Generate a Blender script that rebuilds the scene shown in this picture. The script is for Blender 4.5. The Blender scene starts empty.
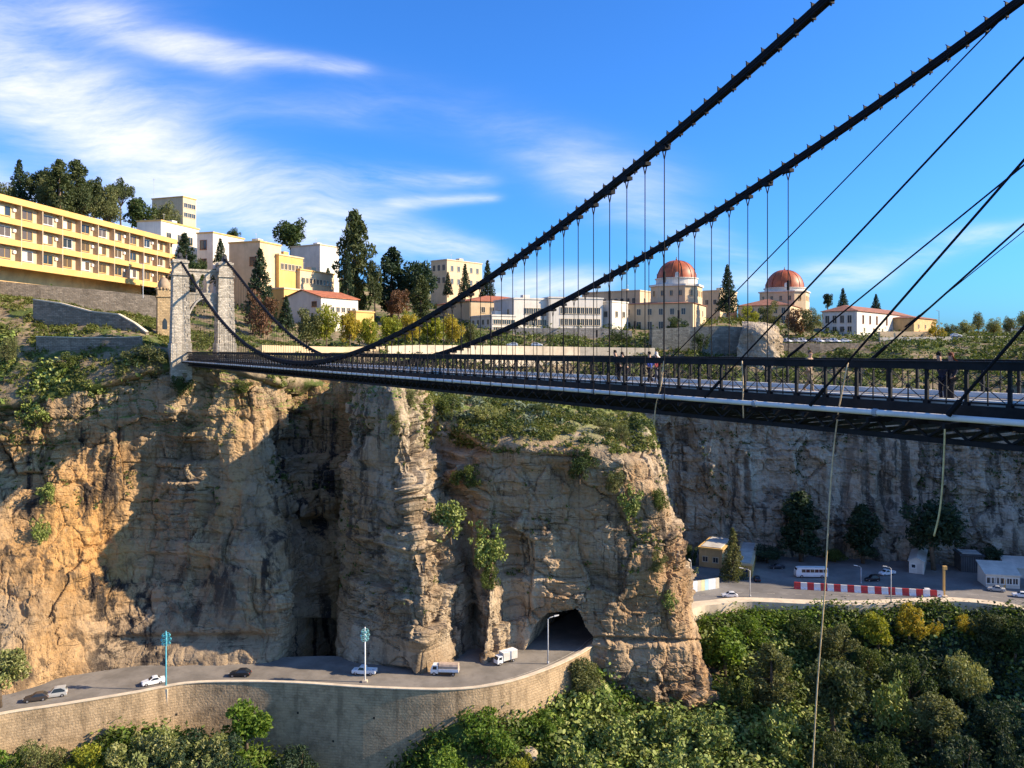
import bpy, bmesh, math, random
import numpy as np
from mathutils import Vector, Matrix
R = math.radians
random.seed(7)
rng = np.random.default_rng(11)
SC = bpy.context.scene
COL = SC.collection

# ------------------------------------------------------------------ camera, sky, sun, exposure
F, YH = 800.0, 350.0                      # focal length and horizon line of the photograph, in pixels
cam = bpy.data.cameras.new('camera')
cam.sensor_width = 36.0
cam.lens = F / 1024 * 36.0
cam.shift_y = -(384 - YH) / 1024
cam.clip_start = 0.3
cam.clip_end = 6000
camo = bpy.data.objects.new('camera', cam)
COL.objects.link(camo)
camo.location = (0, 0, 0)
camo.rotation_euler = (R(90), 0, 0)
SC.camera = camo
SC.view_settings.view_transform = 'Standard'
SC.view_settings.look = 'None'
SC.view_settings.exposure = 1.08
SC.view_settings.gamma = 1.0

SUN_EL, SUN_AZ = 29.0, -4.0               # azimuth measured from +X towards +Y
sd = Vector((math.cos(R(SUN_EL)) * math.cos(R(SUN_AZ)), math.cos(R(SUN_EL)) * math.sin(R(SUN_AZ)), math.sin(R(SUN_EL))))
sun = bpy.data.lights.new('sun', 'SUN')
sun.energy = 5.0
sun.angle = R(0.53)
sun.color = (1.0, 0.81, 0.57)
suno = bpy.data.objects.new('sun', sun)
COL.objects.link(suno)
suno.rotation_euler = sd.to_track_quat('Z', 'Y').to_euler()
suno.location = (200, -40, 150)


class NT:
    """small helper to write node trees"""
    def __init__(s, tree):
        s.t = tree; s.n = tree.nodes; s.l = tree.links
    def new(s, kind, **kw):
        nd = s.n.new(kind)
        for k, v in kw.items():
            setattr(nd, k, v)
        return nd
    def put(s, sock, v):
        if hasattr(v, 'is_output') or isinstance(v, bpy.types.NodeSocket):
            s.l.new(v, sock)
        elif v is not None:
            if sock.type == 'RGBA' and len(v) == 3:
                v = (*v, 1)
            sock.default_value = v
    def math(s, op, a, b=None, c=None, clamp=False):
        nd = s.new('ShaderNodeMath', operation=op, use_clamp=clamp)
        s.put(nd.inputs[0], a)
        if b is not None: s.put(nd.inputs[1], b)
        if c is not None: s.put(nd.inputs[2], c)
        return nd.outputs[0]
    def mix(s, f, a, b, blend='MIX'):
        nd = s.new('ShaderNodeMix', data_type='RGBA', blend_type=blend)
        s.put(nd.inputs[0], f); s.put(nd.inputs[6], a); s.put(nd.inputs[7], b)
        return nd.outputs[2]
    def ramp(s, f, lo, hi):
        nd = s.new('ShaderNodeMapRange', interpolation_type='SMOOTHSTEP')
        s.put(nd.inputs[0], f)
        nd.inputs[1].default_value = lo; nd.inputs[2].default_value = hi
        return nd.outputs[0]
    def noise(s, vec, scale=1.0, detail=4.0, rough=0.55, dist=0.0):
        nd = s.new('ShaderNodeTexNoise')
        s.put(nd.inputs['Vector'], vec)
        nd.inputs['Scale'].default_value = scale; nd.inputs['Detail'].default_value = detail
        nd.inputs['Roughness'].default_value = rough; nd.inputs['Distortion'].default_value = dist
        return nd.outputs[0]
    def mapping(s, vec, scale=(1, 1, 1), rot=(0, 0, 0), loc=(0, 0, 0)):
        nd = s.new('ShaderNodeMapping')
        s.put(nd.inputs[0], vec)
        nd.inputs[1].default_value = loc; nd.inputs[2].default_value = rot; nd.inputs[3].default_value = scale
        return nd.outputs[0]


world = bpy.data.worlds.new('World')
SC.world = world
world.use_nodes = True
W = NT(world.node_tree)
W.n.clear()
sky = W.new('ShaderNodeTexSky', sky_type='NISHITA')
sky.sun_disc = False
sky.sun_elevation = R(SUN_EL)
sky.sun_rotation = R(90 - SUN_AZ)
sky.air_density = 1.0; sky.dust_density = 1.2; sky.ozone_density = 2.5
tc = W.new('ShaderNodeTexCoord').outputs['Generated']
sx = W.new('ShaderNodeSeparateXYZ'); W.l.new(tc, sx.inputs[0])
yy = W.math('MAXIMUM', sx.outputs[1], 0.02)
gx = W.math('DIVIDE', sx.outputs[0], yy)                # direction of the sky written as slopes east and up
gz = W.math('DIVIDE', sx.outputs[2], yy)
cmb = W.new('ShaderNodeCombineXYZ'); W.l.new(gx, cmb.inputs[0]); W.l.new(gz, cmb.inputs[1])
g = cmb.outputs[0]


def streak(x0, y0, x1, y1, w0, w1, p=1.0):
    """soft band of cirrus between two directions, its width going from w0 to w1 (pixels of the photo / F)"""
    a = ((x0 - 512) / F, (YH - y0) / F); b = ((x1 - 512) / F, (YH - y1) / F)
    dx, dy = b[0] - a[0], b[1] - a[1]
    L = math.hypot(dx, dy); dx /= L; dy /= L
    ux = W.math('SUBTRACT', gx, a[0]); uy = W.math('SUBTRACT', gz, a[1])
    t = W.math('DIVIDE', W.math('ADD', W.math('MULTIPLY', ux, dx), W.math('MULTIPLY', uy, dy)), L)
    v = W.math('ADD', W.math('MULTIPLY', ux, -dy), W.math('MULTIPLY', uy, dx))
    tcl = W.math('MAXIMUM', W.math('MINIMUM', t, 1.0), 0.0)
    w = W.math('ADD', W.math('MULTIPLY', tcl, (w1 - w0) / F), w0 / F)
    q = W.math('DIVIDE', v, w)
    over = W.math('DIVIDE', W.math('MULTIPLY', W.math('SUBTRACT', t, tcl), L), W.math('MULTIPLY', w, 2.6))
    e = W.math('ADD', W.math('MULTIPLY', q, q), W.math('MULTIPLY', over, over))
    return W.math('MULTIPLY', W.math('POWER', 2.718, W.math('MULTIPLY', e, -1.0)), p)


wv = W.new('ShaderNodeTexNoise'); W.l.new(g, wv.inputs['Vector'])
wv.inputs['Scale'].default_value = 2.2; wv.inputs['Detail'].default_value = 3
warp = W.new('ShaderNodeVectorMath', operation='MULTIPLY_ADD')
W.l.new(wv.outputs['Color'], warp.inputs[0]); warp.inputs[1].default_value = (0.16, 0.16, 0); W.l.new(g, warp.inputs[2])
gw = warp.outputs[0]
n1 = W.noise(W.mapping(gw, (1.7, 9.5, 1), (0, 0, R(36))), 1.0, 8, 0.64)
n2 = W.noise(W.mapping(gw, (4.5, 22, 1), (0, 0, R(30))), 1.0, 7, 0.66)
bands = None
for a in [(-160, 20, 60, 105, 60, 44, .95), (60, 105, 210, 185, 44, 40, .95), (210, 185, 340, 228, 40, 34, .95), (340, 230, 470, 250, 30, 14, .95),
          (-160, -10, 70, 10, 60, 40, .62), (-60, 170, 160, 235, 30, 22, .55), (118, 30, 215, 58, 17, 15, .75),
          (205, 50, 352, 68, 17, 8, .75), (120, 95, 345, 112, 26, 18, .34), (290, 176, 478, 181, 22, 8, .75),
          (400, 202, 490, 198, 8, 5, .8), (450, 292, 580, 282, 26, 16, .95), (590, 185, 740, 262, 34, 24, .48),
          (690, 285, 870, 278, 11, 11, .6), (830, 270, 970, 238, 20, 13, .5), (400, 100, 650, 170, 34, 28, .28), (940, 250, 1040, 222, 14, 10, .4)]:
    s_ = streak(*a)
    bands = s_ if bands is None else W.math('SUBTRACT', W.math('ADD', bands, s_), W.math('MULTIPLY', bands, s_))
dens = W.math('ADD', W.math('MULTIPLY', n1, 0.75), W.math('MULTIPLY', n2, 0.45))
dens = W.math('MULTIPLY', W.math('ADD', W.math('MULTIPLY', W.math('SUBTRACT', dens, 0.6), 3.4), 0.80), bands)
front = W.ramp(sx.outputs[1], 0.0, 0.12)
cl = W.math('MULTIPLY', W.math('MULTIPLY', W.ramp(dens, 0.0, 1.35), .93), front)
# unseen broken white cloud, added behind us to lift and neutralise the shade
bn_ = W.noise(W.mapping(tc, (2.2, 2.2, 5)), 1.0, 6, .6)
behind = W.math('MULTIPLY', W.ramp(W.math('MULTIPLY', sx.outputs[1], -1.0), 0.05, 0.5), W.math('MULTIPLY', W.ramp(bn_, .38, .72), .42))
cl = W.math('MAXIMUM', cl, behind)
tint = W.mix(1.0, sky.outputs[0], (0.25, 0.67, 1.27), 'MULTIPLY')
gm = W.new('ShaderNodeGamma'); W.l.new(tint, gm.inputs[0]); gm.inputs[1].default_value = 1.0
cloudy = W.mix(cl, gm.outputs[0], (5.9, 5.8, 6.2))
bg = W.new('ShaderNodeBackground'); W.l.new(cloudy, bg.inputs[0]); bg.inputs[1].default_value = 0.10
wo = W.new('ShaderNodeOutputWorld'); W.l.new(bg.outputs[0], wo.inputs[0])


# ------------------------------------------------------------------ helpers
def P(px, py, Y):
    """the point at distance Y seen at pixel (px, py) of the photograph"""
    return Vector(((px - 512) / F * Y, Y, -(py - YH) / F * Y))


def G(px, py, Z):
    """the point of height Z seen at pixel (px, py)"""
    return P(px, py, F * -Z / (py - YH))


def tag(o, label=None, cat=None, group=None, kind=None):
    if label: o['label'] = label
    if cat: o['category'] = cat
    if group: o['group'] = group
    if kind: o['kind'] = kind
    return o


def empty(name, loc, rz=0.0, label=None, cat=None, group=None):
    o = bpy.data.objects.new(name, None)
    COL.objects.link(o)
    o.empty_display_size = 0.5
    o.location = loc; o.rotation_euler = (0, 0, rz)
    return tag(o, label, cat, group)


def link(name, me, parent=None, loc=None, rz=None):
    o = bpy.data.objects.new(name, me)
    COL.objects.link(o)
    if parent: o.parent = parent
    if loc is not None: o.location = loc
    if rz is not None: o.rotation_euler = (0, 0, rz)
    return o


def copy_tree(o, parent=None):
    c = o.copy(); COL.objects.link(c)
    if parent: c.parent = parent
    for ch in list(o.children):
        copy_tree(ch, c)
    return c


class MB:
    """collects shapes into ONE mesh"""
    def __init__(s):
        s.v = []; s.f = []
    def add(s, vs, fs):
        b = len(s.v)
        s.v.extend([tuple(v) for v in vs]); s.f.extend([tuple(i + b for i in f) for f in fs])
        return s
    def box(s, x0, x1, y0, y1, z0, z1, m=None):
        vs = [Vector((x, y, z)) for z in (z0, z1) for y in (y0, y1) for x in (x0, x1)]
        if m: vs = [m @ v for v in vs]
        return s.add(vs, [(0, 2, 3, 1), (4, 5, 7, 6), (0, 1, 5, 4), (2, 6, 7, 3), (0, 4, 6, 2), (1, 3, 7, 5)])
    def tube(s, pts, r, n=8, caps=True):
        pts = [Vector(p) for p in pts]
        rs = r if isinstance(r, (list, tuple)) else [r] * len(pts)
        vs = []; fs = []
        prev = None
        for i, p in enumerate(pts):
            d = (pts[min(i + 1, len(pts) - 1)] - pts[max(i - 1, 0)]).normalized()
            a = Vector((0, 0, 1)) if abs(d.z) < 0.95 else Vector((1, 0, 0))
            if prev is not None: a = prev
            x = (a - d * a.dot(d)).normalized(); y = d.cross(x); prev = x
            for k in range(n):
                t = 2 * math.pi * k / n
                vs.append(p + (x * math.cos(t) + y * math.sin(t)) * rs[i])
        for i in range(len(pts) - 1):
            for k in range(n):
                k2 = (k + 1) % n
                fs.append((i * n + k, i * n + k2, (i + 1) * n + k2, (i + 1) * n + k))
        if caps:
            fs.append(tuple(reversed(range(n)))); fs.append(tuple(range((len(pts) - 1) * n, len(pts) * n)))
        return s.add(vs, fs)
    def bar(s, p, q, w, h=None):
        """rectangular bar from p to q"""
        p = Vector(p); q = Vector(q); h = h or w
        d = (q - p); L = d.length; d.normalize()
        a = Vector((0, 0, 1)) if abs(d.z) < 0.95 else Vector((1, 0, 0))
        x = d.cross(a).normalized(); z = x.cross(d)
        vs = [p + x * (i * w / 2) + z * (j * h / 2) + d * t for t in (0, L) for i, j in ((-1, -1), (1, -1), (1, 1), (-1, 1))]
        return s.add(vs, [(0, 3, 2, 1), (4, 5, 6, 7), (0, 1, 5, 4), (1, 2, 6, 5), (2, 3, 7, 6), (3, 0, 4, 7)])
    def prism(s, poly, y0, y1, m=None):
        """polygon in x,z pushed along y"""
        n = len(poly)
        vs = [Vector((x, y, z)) for y in (y0, y1) for x, z in poly]
        if m: vs = [m @ v for v in vs]
        return s.add(vs, [tuple(range(n)), tuple(reversed(range(n, 2 * n)))] + [((i + 1) % n, i, n + i, n + (i + 1) % n) for i in range(n)])
    def slab(s, poly, z0, z1):
        """polygon in x,y pushed along z"""
        n = len(poly)
        vs = [Vector((x, y, z)) for z in (z0, z1) for x, y in poly]
        return s.add(vs, [tuple(reversed(range(n))), tuple(range(n, 2 * n))] + [(i, (i + 1) % n, n + (i + 1) % n, n + i) for i in range(n)])
    def lathe(s, prof, n=24, c=(0, 0, 0)):
        vs = []; fs = []
        for r, z in prof:
            for k in range(n):
                t = 2 * math.pi * k / n
                vs.append((c[0] + r * math.cos(t), c[1] + r * math.sin(t), c[2] + z))
        for i in range(len(prof) - 1):
            for k in range(n):
                k2 = (k + 1) % n
                fs.append((i * n + k, i * n + k2, (i + 1) * n + k2, (i + 1) * n + k))
        return s.add(vs, fs)
    def mesh(s, name, mat, smooth=False):
        me = bpy.data.meshes.new(name)
        me.from_pydata(s.v, [], s.f)
        bm = bmesh.new(); bm.from_mesh(me)
        bmesh.ops.recalc_face_normals(bm, faces=bm.faces)
        bm.to_mesh(me); bm.free()
        if mat: me.materials.append(mat)
        if smooth:
            me.polygons.foreach_set('use_smooth', [True] * len(me.polygons))
        return me
    def build(s, name, mat, parent=None, smooth=False, loc=None, rz=None):
        return link(name, s.mesh(name, mat, smooth), parent, loc, rz)


def mesh_np(name, verts, faces, mat, smooth=False):
    """fast mesh from numpy arrays, faces (N,4)"""
    me = bpy.data.meshes.new(name)
    nv, nf = len(verts), len(faces)
    k = faces.shape[1]
    me.vertices.add(nv); me.vertices.foreach_set('co', np.asarray(verts, np.float32).ravel())
    me.loops.add(nf * k); me.loops.foreach_set('vertex_index', np.asarray(faces, np.int32).ravel())
    me.polygons.add(nf)
    me.polygons.foreach_set('loop_start', np.arange(0, nf * k, k, dtype=np.int32))
    me.polygons.foreach_set('use_smooth', np.full(nf, smooth))
    me.update(calc_edges=True)
    me.validate()
    if mat: me.materials.append(mat)
    return me


# ---- numpy noise
def _h(i, j, k, seed):
    x = (i * 374761393 + j * 668265263 + k * 2147483647 + seed * 974634497) & 0xffffffff
    x = ((x ^ (x >> 13)) * 1274126177) & 0xffffffff
    x = ((x ^ (x >> 16)) * 2246822519) & 0xffffffff
    return ((x ^ (x >> 15)) & 0xffffff) / 0xffffff


def vn(p, seed=0):
    """value noise, -1..1"""
    i = np.floor(p).astype(np.int64); f = p - i
    f = f * f * f * (f * (f * 6 - 15) + 10)
    r = 0
    for a in (0, 1):
        wa = f[..., 0] if a else 1 - f[..., 0]
        for b in (0, 1):
            wb = f[..., 1] if b else 1 - f[..., 1]
            for c in (0, 1):
                wc = f[..., 2] if c else 1 - f[..., 2]
                r = r + wa * wb * wc * _h(i[..., 0] + a, i[..., 1] + b, i[..., 2] + c, seed)
    return r * 2 - 1


def fbm(p, octs=4, seed=0, gain=.5):
    r = 0; a = 1.0
    for o in range(octs):
        r = r + a * vn(p * (2.03 ** o) + o * 17.3, seed + o); a *= gain
    return r


def worley(p, seed=0):
    """value of the nearest cell (0..1) and the gap between the two nearest distances"""
    i = np.floor(p).astype(np.int64)
    d1 = np.full(p.shape[:-1], 9.0); d2 = d1.copy(); val = np.zeros_like(d1)
    for a in (-1, 0, 1):
        for b in (-1, 0, 1):
            for c in (-1, 0, 1):
                q = i + np.array([a, b, c])
                pt = np.stack([q[..., n] + .15 + .7 * _h(q[..., 0], q[..., 1], q[..., 2], seed + n) for n in range(3)], -1)
                d = np.sqrt(((pt - p) ** 2).sum(-1))
                v = _h(q[..., 0], q[..., 1], q[..., 2], seed + 7)
                near = d < d1
                d2 = np.where(near, d1, np.minimum(d2, d)); val = np.where(near, v, val); d1 = np.where(near, d, d1)
    return val, d2 - d1


def facets(q, seed=0):
    """blocky broken stone: every cell is a plane with a step and a tilt of its own; also the gap to the next cell"""
    i = np.floor(q).astype(np.int64)
    d1 = np.full(q.shape[:-1], 9.0); d2 = d1.copy(); val = np.zeros_like(d1)
    for a in (-1, 0, 1):
        for b in (-1, 0, 1):
            for c in (-1, 0, 1):
                w = i + np.array([a, b, c])
                h = [_h(w[..., 0], w[..., 1], w[..., 2], seed + n) for n in range(7)]
                pt = np.stack([w[..., n] + .1 + .8 * h[n] for n in range(3)], -1)
                e = q - pt
                d = np.abs(e).max(-1) + .25 * np.abs(e).sum(-1)
                v = (h[3] * 2 - 1) + (h[4] * 2 - 1) * e[..., 0] * .9 + (h[5] * 2 - 1) * e[..., 1] * .5 + (h[6] * 1.5 - .4) * e[..., 2] * .8
                near = d < d1
                d2 = np.where(near, d1, np.minimum(d2, d)); val = np.where(near, v, val); d1 = np.where(near, d, d1)
    return val, d2 - d1


def spline(A, n, axis):
    """Catmull-Rom resampling of control points along an axis"""
    A = np.moveaxis(A, axis, 0); m = len(A)
    t = np.linspace(0, m - 1, n); i = np.clip(t.astype(int), 0, m - 2); f = (t - i).reshape(-1, *([1] * (A.ndim - 1)))
    ext = np.concatenate([2 * A[:1] - A[1:2], A, 2 * A[-1:] - A[-2:-1]])
    p0, p1, p2, p3 = ext[i], ext[i + 1], ext[i + 2], ext[i + 3]
    r = .5 * ((2 * p1) + (p2 - p0) * f + (2 * p0 - 5 * p1 + 4 * p2 - p3) * f * f + (3 * p1 - p0 - 3 * p2 + p3) * f ** 3)
    return np.moveaxis(r, 0, axis)


def ctrl(cols):
    """control columns of (px, py, Y) -> array of points [column, row, xyz]"""
    return np.array([[tuple(P(*p)) for p in c] for c in cols])


def normals(g):
    a = np.gradient(g, axis=0); b = np.gradient(g, axis=1)
    n = np.cross(b, a)
    return n / (np.linalg.norm(n, axis=-1, keepdims=True) + 1e-9)


def grid_faces(nu, nv):
    i = np.arange(nu * nv).reshape(nu, nv)
    return np.stack([i[:-1, :-1], i[:-1, 1:], i[1:, 1:], i[1:, :-1]], -1).reshape(-1, 4)


SHEETS = {}


def sheet_obj(name, g, mat, label, cat, smooth=False):
    nu, nv = g.shape[:2]
    me = mesh_np(name, g.reshape(-1, 3), grid_faces(nu, nv), mat, smooth)
    o = link(name, me)
    tag(o, label, cat, None, 'structure')
    return o


def on(key, px, py, tol=6):
    """the nearest point of a sheet seen at that pixel"""
    g = SHEETS[key].reshape(-1, 3)
    ok = g[:, 1] > 1
    u = 512 + F * g[:, 0] / np.maximum(g[:, 1], 1e-3); v = YH - F * g[:, 2] / np.maximum(g[:, 1], 1e-3)
    d = (u - px) ** 2 + (v - py) ** 2
    d = np.where(ok, d, 1e9)
    m = d.min()
    c = np.where(d < max(m + 2, tol ** 2))[0]
    return Vector(g[c[np.argmin(g[c, 1])]])


# ------------------------------------------------------------------ materials
def principled(name, rough=0.85, spec=0.3):
    m = bpy.data.materials.new(name); m.use_nodes = True
    t = NT(m.node_tree)
    b = t.n['Principled BSDF']
    b.inputs['Roughness'].default_value = rough
    b.inputs['Specular IOR Level'].default_value = spec
    return m, t, b


MATS = {}


def mat(name, col=None, rough=.85, var=.18, scale=.6, metal=0, bump=0.0, bscale=3.0, spec=.3, weather=0.0):
    """plain surface with uneven colour, some streaks of weather"""
    if name in MATS: return MATS[name]
    m, t, b = principled(name, rough, spec)
    co = t.new('ShaderNodeTexCoord').outputs['Object']
    f = t.noise(co, scale, 5, .6)
    dark = tuple(c * (1 - var) for c in col); light = tuple(min(1, c * (1 + var)) for c in col)
    c = t.mix(t.ramp(f, .3, .7), dark, light)
    if weather:
        w = t.noise(t.mapping(co, (1.3, 1.3, .12)), 1.0, 4, .6)
        c = t.mix(t.math('MULTIPLY', t.ramp(w, .5, .75), weather), c, tuple(x * .45 for x in col))
    t.l.new(c, b.inputs['Base Color'])
    b.inputs['Metallic'].default_value = metal
    if bump:
        bn = t.new('ShaderNodeBump'); bn.inputs['Strength'].default_value = bump; bn.inputs['Distance'].default_value = .1
        t.l.new(t.noise(co, bscale, 6, .65), bn.inputs['Height']); t.l.new(bn.outputs[0], b.inputs['Normal'])
    MATS[name] = m
    return m


def glass(name, col=(.03, .04, .05)):
    if name in MATS: return MATS[name]
    m, t, b = principled(name, .12, .5)
    b.inputs['Base Color'].default_value = (*col, 1)
    MATS[name] = m
    return m


def leaf(name, cols, rough=.6, trans=.25):
    """foliage: each leaf takes its own shade out of the given colours"""
    if name in MATS: return MATS[name]
    m, t, b = principled(name, rough, .25)
    geo = t.new('ShaderNodeNewGeometry')
    r = geo.outputs['Random Per Island']
    cr = t.new('ShaderNodeValToRGB')
    el = cr.color_ramp.elements
    for i, c in enumerate(cols):
        e = el[i] if i < 2 else el.new(i / (len(cols) - 1))
        e.position = i / (len(cols) - 1); e.color = (*c, 1)
    t.l.new(r, cr.inputs[0])
    co = t.new('ShaderNodeTexCoord').outputs['Object']
    c = t.mix(t.ramp(t.noise(co, .35, 2), .35, .65), cr.outputs[0], t.mix(1, cr.outputs[0], (.72, .8, .7), 'MULTIPLY'))
    t.l.new(c, b.inputs['Base Color'])
    tr = t.new('ShaderNodeBsdfTranslucent'); t.l.new(t.mix(1, c, (1.3, 1.25, .7), 'MULTIPLY'), tr.inputs[0])
    ms = t.new('ShaderNodeMixShader'); ms.inputs[0].default_value = trans
    t.l.new(b.outputs[0], ms.inputs[1]); t.l.new(tr.outputs[0], ms.inputs[2])
    t.l.new(ms.outputs[0], t.n['Material Output'].inputs[0])
    MATS[name] = m
    return m


def rock(name, base, pale, rust, dark, rust_at=None, rust_amt=.6, streaks=.7, green=(.105, .135, .03), grass=0.0, zscale=1.0):
    m, t, b = principled(name, .92, .2)
    geo = t.new('ShaderNodeNewGeometry')
    co = geo.outputs['Position']
    big = t.noise(co, .055, 5, .6, .4)
    c = t.mix(t.ramp(big, .35, .66), base, pale)
    vs_ = t.new('ShaderNodeTexVoronoi', distance='CHEBYCHEV'); t.l.new(t.mapping(co, (.16, .16, .24)), vs_.inputs['Vector']); vs_.inputs['Scale'].default_value = 1.0; vs_.inputs['Randomness'].default_value = .9
    sv_ = t.new('ShaderNodeSeparateXYZ'); t.l.new(vs_.outputs['Color'], sv_.inputs[0])
    c = t.mix(t.math('MULTIPLY', t.ramp(sv_.outputs[0], .62, .98), .55), c, tuple(x * .55 for x in base))
    c = t.mix(t.math('MULTIPLY', t.ramp(sv_.outputs[1], .62, .98), .45), c, tuple(min(1, x * 1.2) for x in pale))
    # rust stains
    rs = t.ramp(t.noise(t.mapping(co, (1, 1, .45)), .045, 4, .6, .6), .47, .66)
    if rust_at:
        dv = t.new('ShaderNodeVectorMath', operation='DISTANCE'); t.l.new(t.mapping(co, (1, 1, .7)), dv.inputs[0])
        dv.inputs[1].default_value = (rust_at[0], rust_at[1], rust_at[2] * .7)
        near = t.math('SUBTRACT', 1.0, t.ramp(t.math('ADD', dv.outputs['Value'], t.math('MULTIPLY', big, 14.0)), rust_at[3] * .6, rust_at[3] * 1.6))
        rs = t.math('MAXIMUM', t.math('MULTIPLY', rs, .55), near)
    c = t.mix(t.math('MULTIPLY', rs, rust_amt), c, rust)
    # bedding: thin layers, gently wavy
    wz = t.mapping(co, (.035, .035, 1.1 * zscale))
    lay = t.noise(wz, 1.0, 6, .75)
    c = t.mix(t.math('MULTIPLY', t.ramp(lay, .56, .70), .38), c, tuple(x * .5 for x in base))
    lay2 = t.noise(t.mapping(co, (.06, .06, 3.2 * zscale)), 1.0, 3, .6)
    c = t.mix(t.math('MULTIPLY', t.ramp(lay2, .58, .72), .3), c, tuple(x * .55 for x in base))
    # water streaks running down
    st = t.noise(t.mapping(co, (.34, .34, .014)), 1.0, 6, .65, .3)
    amt = t.math('MULTIPLY', t.ramp(st, .49, .60), t.ramp(t.noise(co, .035, 3), .40, .56))
    c = t.mix(t.math('MULTIPLY', amt, streaks), c, dark)
    st2 = t.noise(t.mapping(co, (1.1, 1.1, .05), loc=(9, 4, 2)), 1.0, 4, .6)
    c = t.mix(t.math('MULTIPLY', t.ramp(st2, .56, .74), .45 * streaks), c, dark)
    c = t.mix(t.math('MULTIPLY', t.ramp(t.math('SUBTRACT', 1.0, st2), .58, .76), .35), c, tuple(min(1, x * 1.25) for x in pale))
    fine = t.noise(co, 1.5, 8, .7)
    c = t.mix(t.math('MULTIPLY', t.ramp(fine, .53, .70), .5), c, tuple(x * .34 for x in base))
    c = t.mix(t.math('MULTIPLY', t.ramp(t.math('SUBTRACT', 1.0, fine), .55, .70), .4), c, tuple(min(1, x * 1.3) for x in pale))
    # joints: long upright cracks and level bedding cracks
    for sc_, th, mk in (((.20, .20, .02), .006, .5), ((.5, .5, .06), .010, .52), ((.03, .03, .42), .008, .46), ((.07, .07, 1.0), .010, .5)):
        nz_ = t.noise(t.mapping(co, sc_, loc=(3.1, 1.7, 5.3)), 1.0, 3, .55, .15)
        ln_ = t.math('SUBTRACT', 1.0, t.ramp(t.math('ABSOLUTE', t.math('SUBTRACT', nz_, .5)), 0.0, th))
        ln_ = t.math('MULTIPLY', ln_, t.ramp(t.noise(co, .14, 3), mk, mk + .1))
        c = t.mix(t.math('MULTIPLY', ln_, .8), c, tuple(x * .18 for x in base))
    if grass:
        sn = t.new('ShaderNodeSeparateXYZ'); t.l.new(geo.outputs['True Normal'], sn.inputs[0])
        sn2 = t.new('ShaderNodeSeparateXYZ'); t.l.new(co, sn2.inputs[0])
        gm = t.math('MULTIPLY', t.ramp(t.math('ADD', sn.outputs[2], t.math('MULTIPLY', t.math('SUBTRACT', fine, .5), 1.0)), .50, .74), t.math('MULTIPLY', t.math('MULTIPLY', t.ramp(sn2.outputs[2], -20.0, -12.0), t.ramp(t.noise(co, .22, 5, .65), .40, .52)), grass))
        c = t.mix(gm, c, t.mix(t.ramp(t.noise(co, .35, 4), .35, .65), green, tuple(x * 1.9 for x in green)))
    t.l.new(c, b.inputs['Base Color'])
    bn = t.new('ShaderNodeBump'); bn.inputs['Strength'].default_value = 1.0; bn.inputs['Distance'].default_value = .5
    hgt = t.math('ADD', t.math('MULTIPLY', fine, 1.0), t.math('MULTIPLY', lay, .8))
    t.l.new(hgt, bn.inputs['Height']); t.l.new(bn.outputs[0], b.inputs['Normal'])
    MATS[name] = m
    return m


def ground_mat(name, soil, g1, g2, cover=.6):
    m, t, b = principled(name, .95, .15)
    co = t.new('ShaderNodeNewGeometry').outputs['Position']
    gr = t.mix(t.ramp(t.noise(co, .9, 5, .7), .35, .65), g1, g2)
    so = t.mix(t.ramp(t.noise(co, .6, 6, .7), .35, .65), soil, tuple(x * .55 for x in soil))
    f = t.ramp(t.noise(co, .16, 6, .65), .62 - cover * .3, .72 - cover * .3)
    t.l.new(t.mix(f, so, gr), b.inputs['Base Color'])
    bn = t.new('ShaderNodeBump'); bn.inputs['Strength'].default_value = .8; bn.inputs['Distance'].default_value = .4
    t.l.new(t.noise(co, 1.6, 7, .7), bn.inputs['Height']); t.l.new(bn.outputs[0], b.inputs['Normal'])
    MATS[name] = m
    return m


def masonry(name, col, bw=.9, bh=.4, mortar=.5, var=.3, weather=.35, patch=.7):
    """rough coursed stone; bricks run along whichever wall direction"""
    if name in MATS: return MATS[name]
    m, t, b = principled(name, .93, .2)
    geo = t.new('ShaderNodeNewGeometry'); co = geo.outputs['Position']
    sp = t.new('ShaderNodeSeparateXYZ'); t.l.new(co, sp.inputs[0])
    cb = t.new('ShaderNodeCombineXYZ')
    t.l.new(t.math('ADD', t.math('MULTIPLY', sp.outputs[0], .86), t.math('MULTIPLY', sp.outputs[1], .62)), cb.inputs[0]); t.l.new(sp.outputs[2], cb.inputs[1])
    br = t.new('ShaderNodeTexBrick')
    t.l.new(cb.outputs[0], br.inputs['Vector'])
    br.inputs['Scale'].default_value = 1.0; br.inputs['Brick Width'].default_value = bw; br.inputs['Row Height'].default_value = bh
    br.inputs['Mortar Size'].default_value = .03; br.inputs['Mortar Smooth'].default_value = .4
    br.inputs['Color1'].default_value = (*[c * (1 + var) for c in col], 1); br.inputs['Color2'].default_value = (*[c * (1 - var) for c in col], 1)
    br.inputs['Mortar'].default_value = (*[c * mortar for c in col], 1)
    f = t.noise(co, .5, 6, .7)
    c = t.mix(t.math('MULTIPLY', t.ramp(f, .42, .7), patch), br.outputs[0], tuple(x * .55 for x in col))
    w = t.noise(t.mapping(co, (.7, .7, .05)), 1.0, 4, .6)
    c = t.mix(t.math('MULTIPLY', t.ramp(w, .5, .72), weather), c, tuple(x * .35 for x in col))
    t.l.new(c, b.inputs['Base Color'])
    bn = t.new('ShaderNodeBump'); bn.inputs['Strength'].default_value = .7; bn.inputs['Distance'].default_value = .15
    t.l.new(t.math('ADD', br.outputs[1], t.math('MULTIPLY', t.noise(co, 3, 4), -1.2)), bn.inputs['Height']); bn.invert = True
    t.l.new(bn.outputs[0], b.inputs['Normal'])
    MATS[name] = m
    return m

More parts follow.
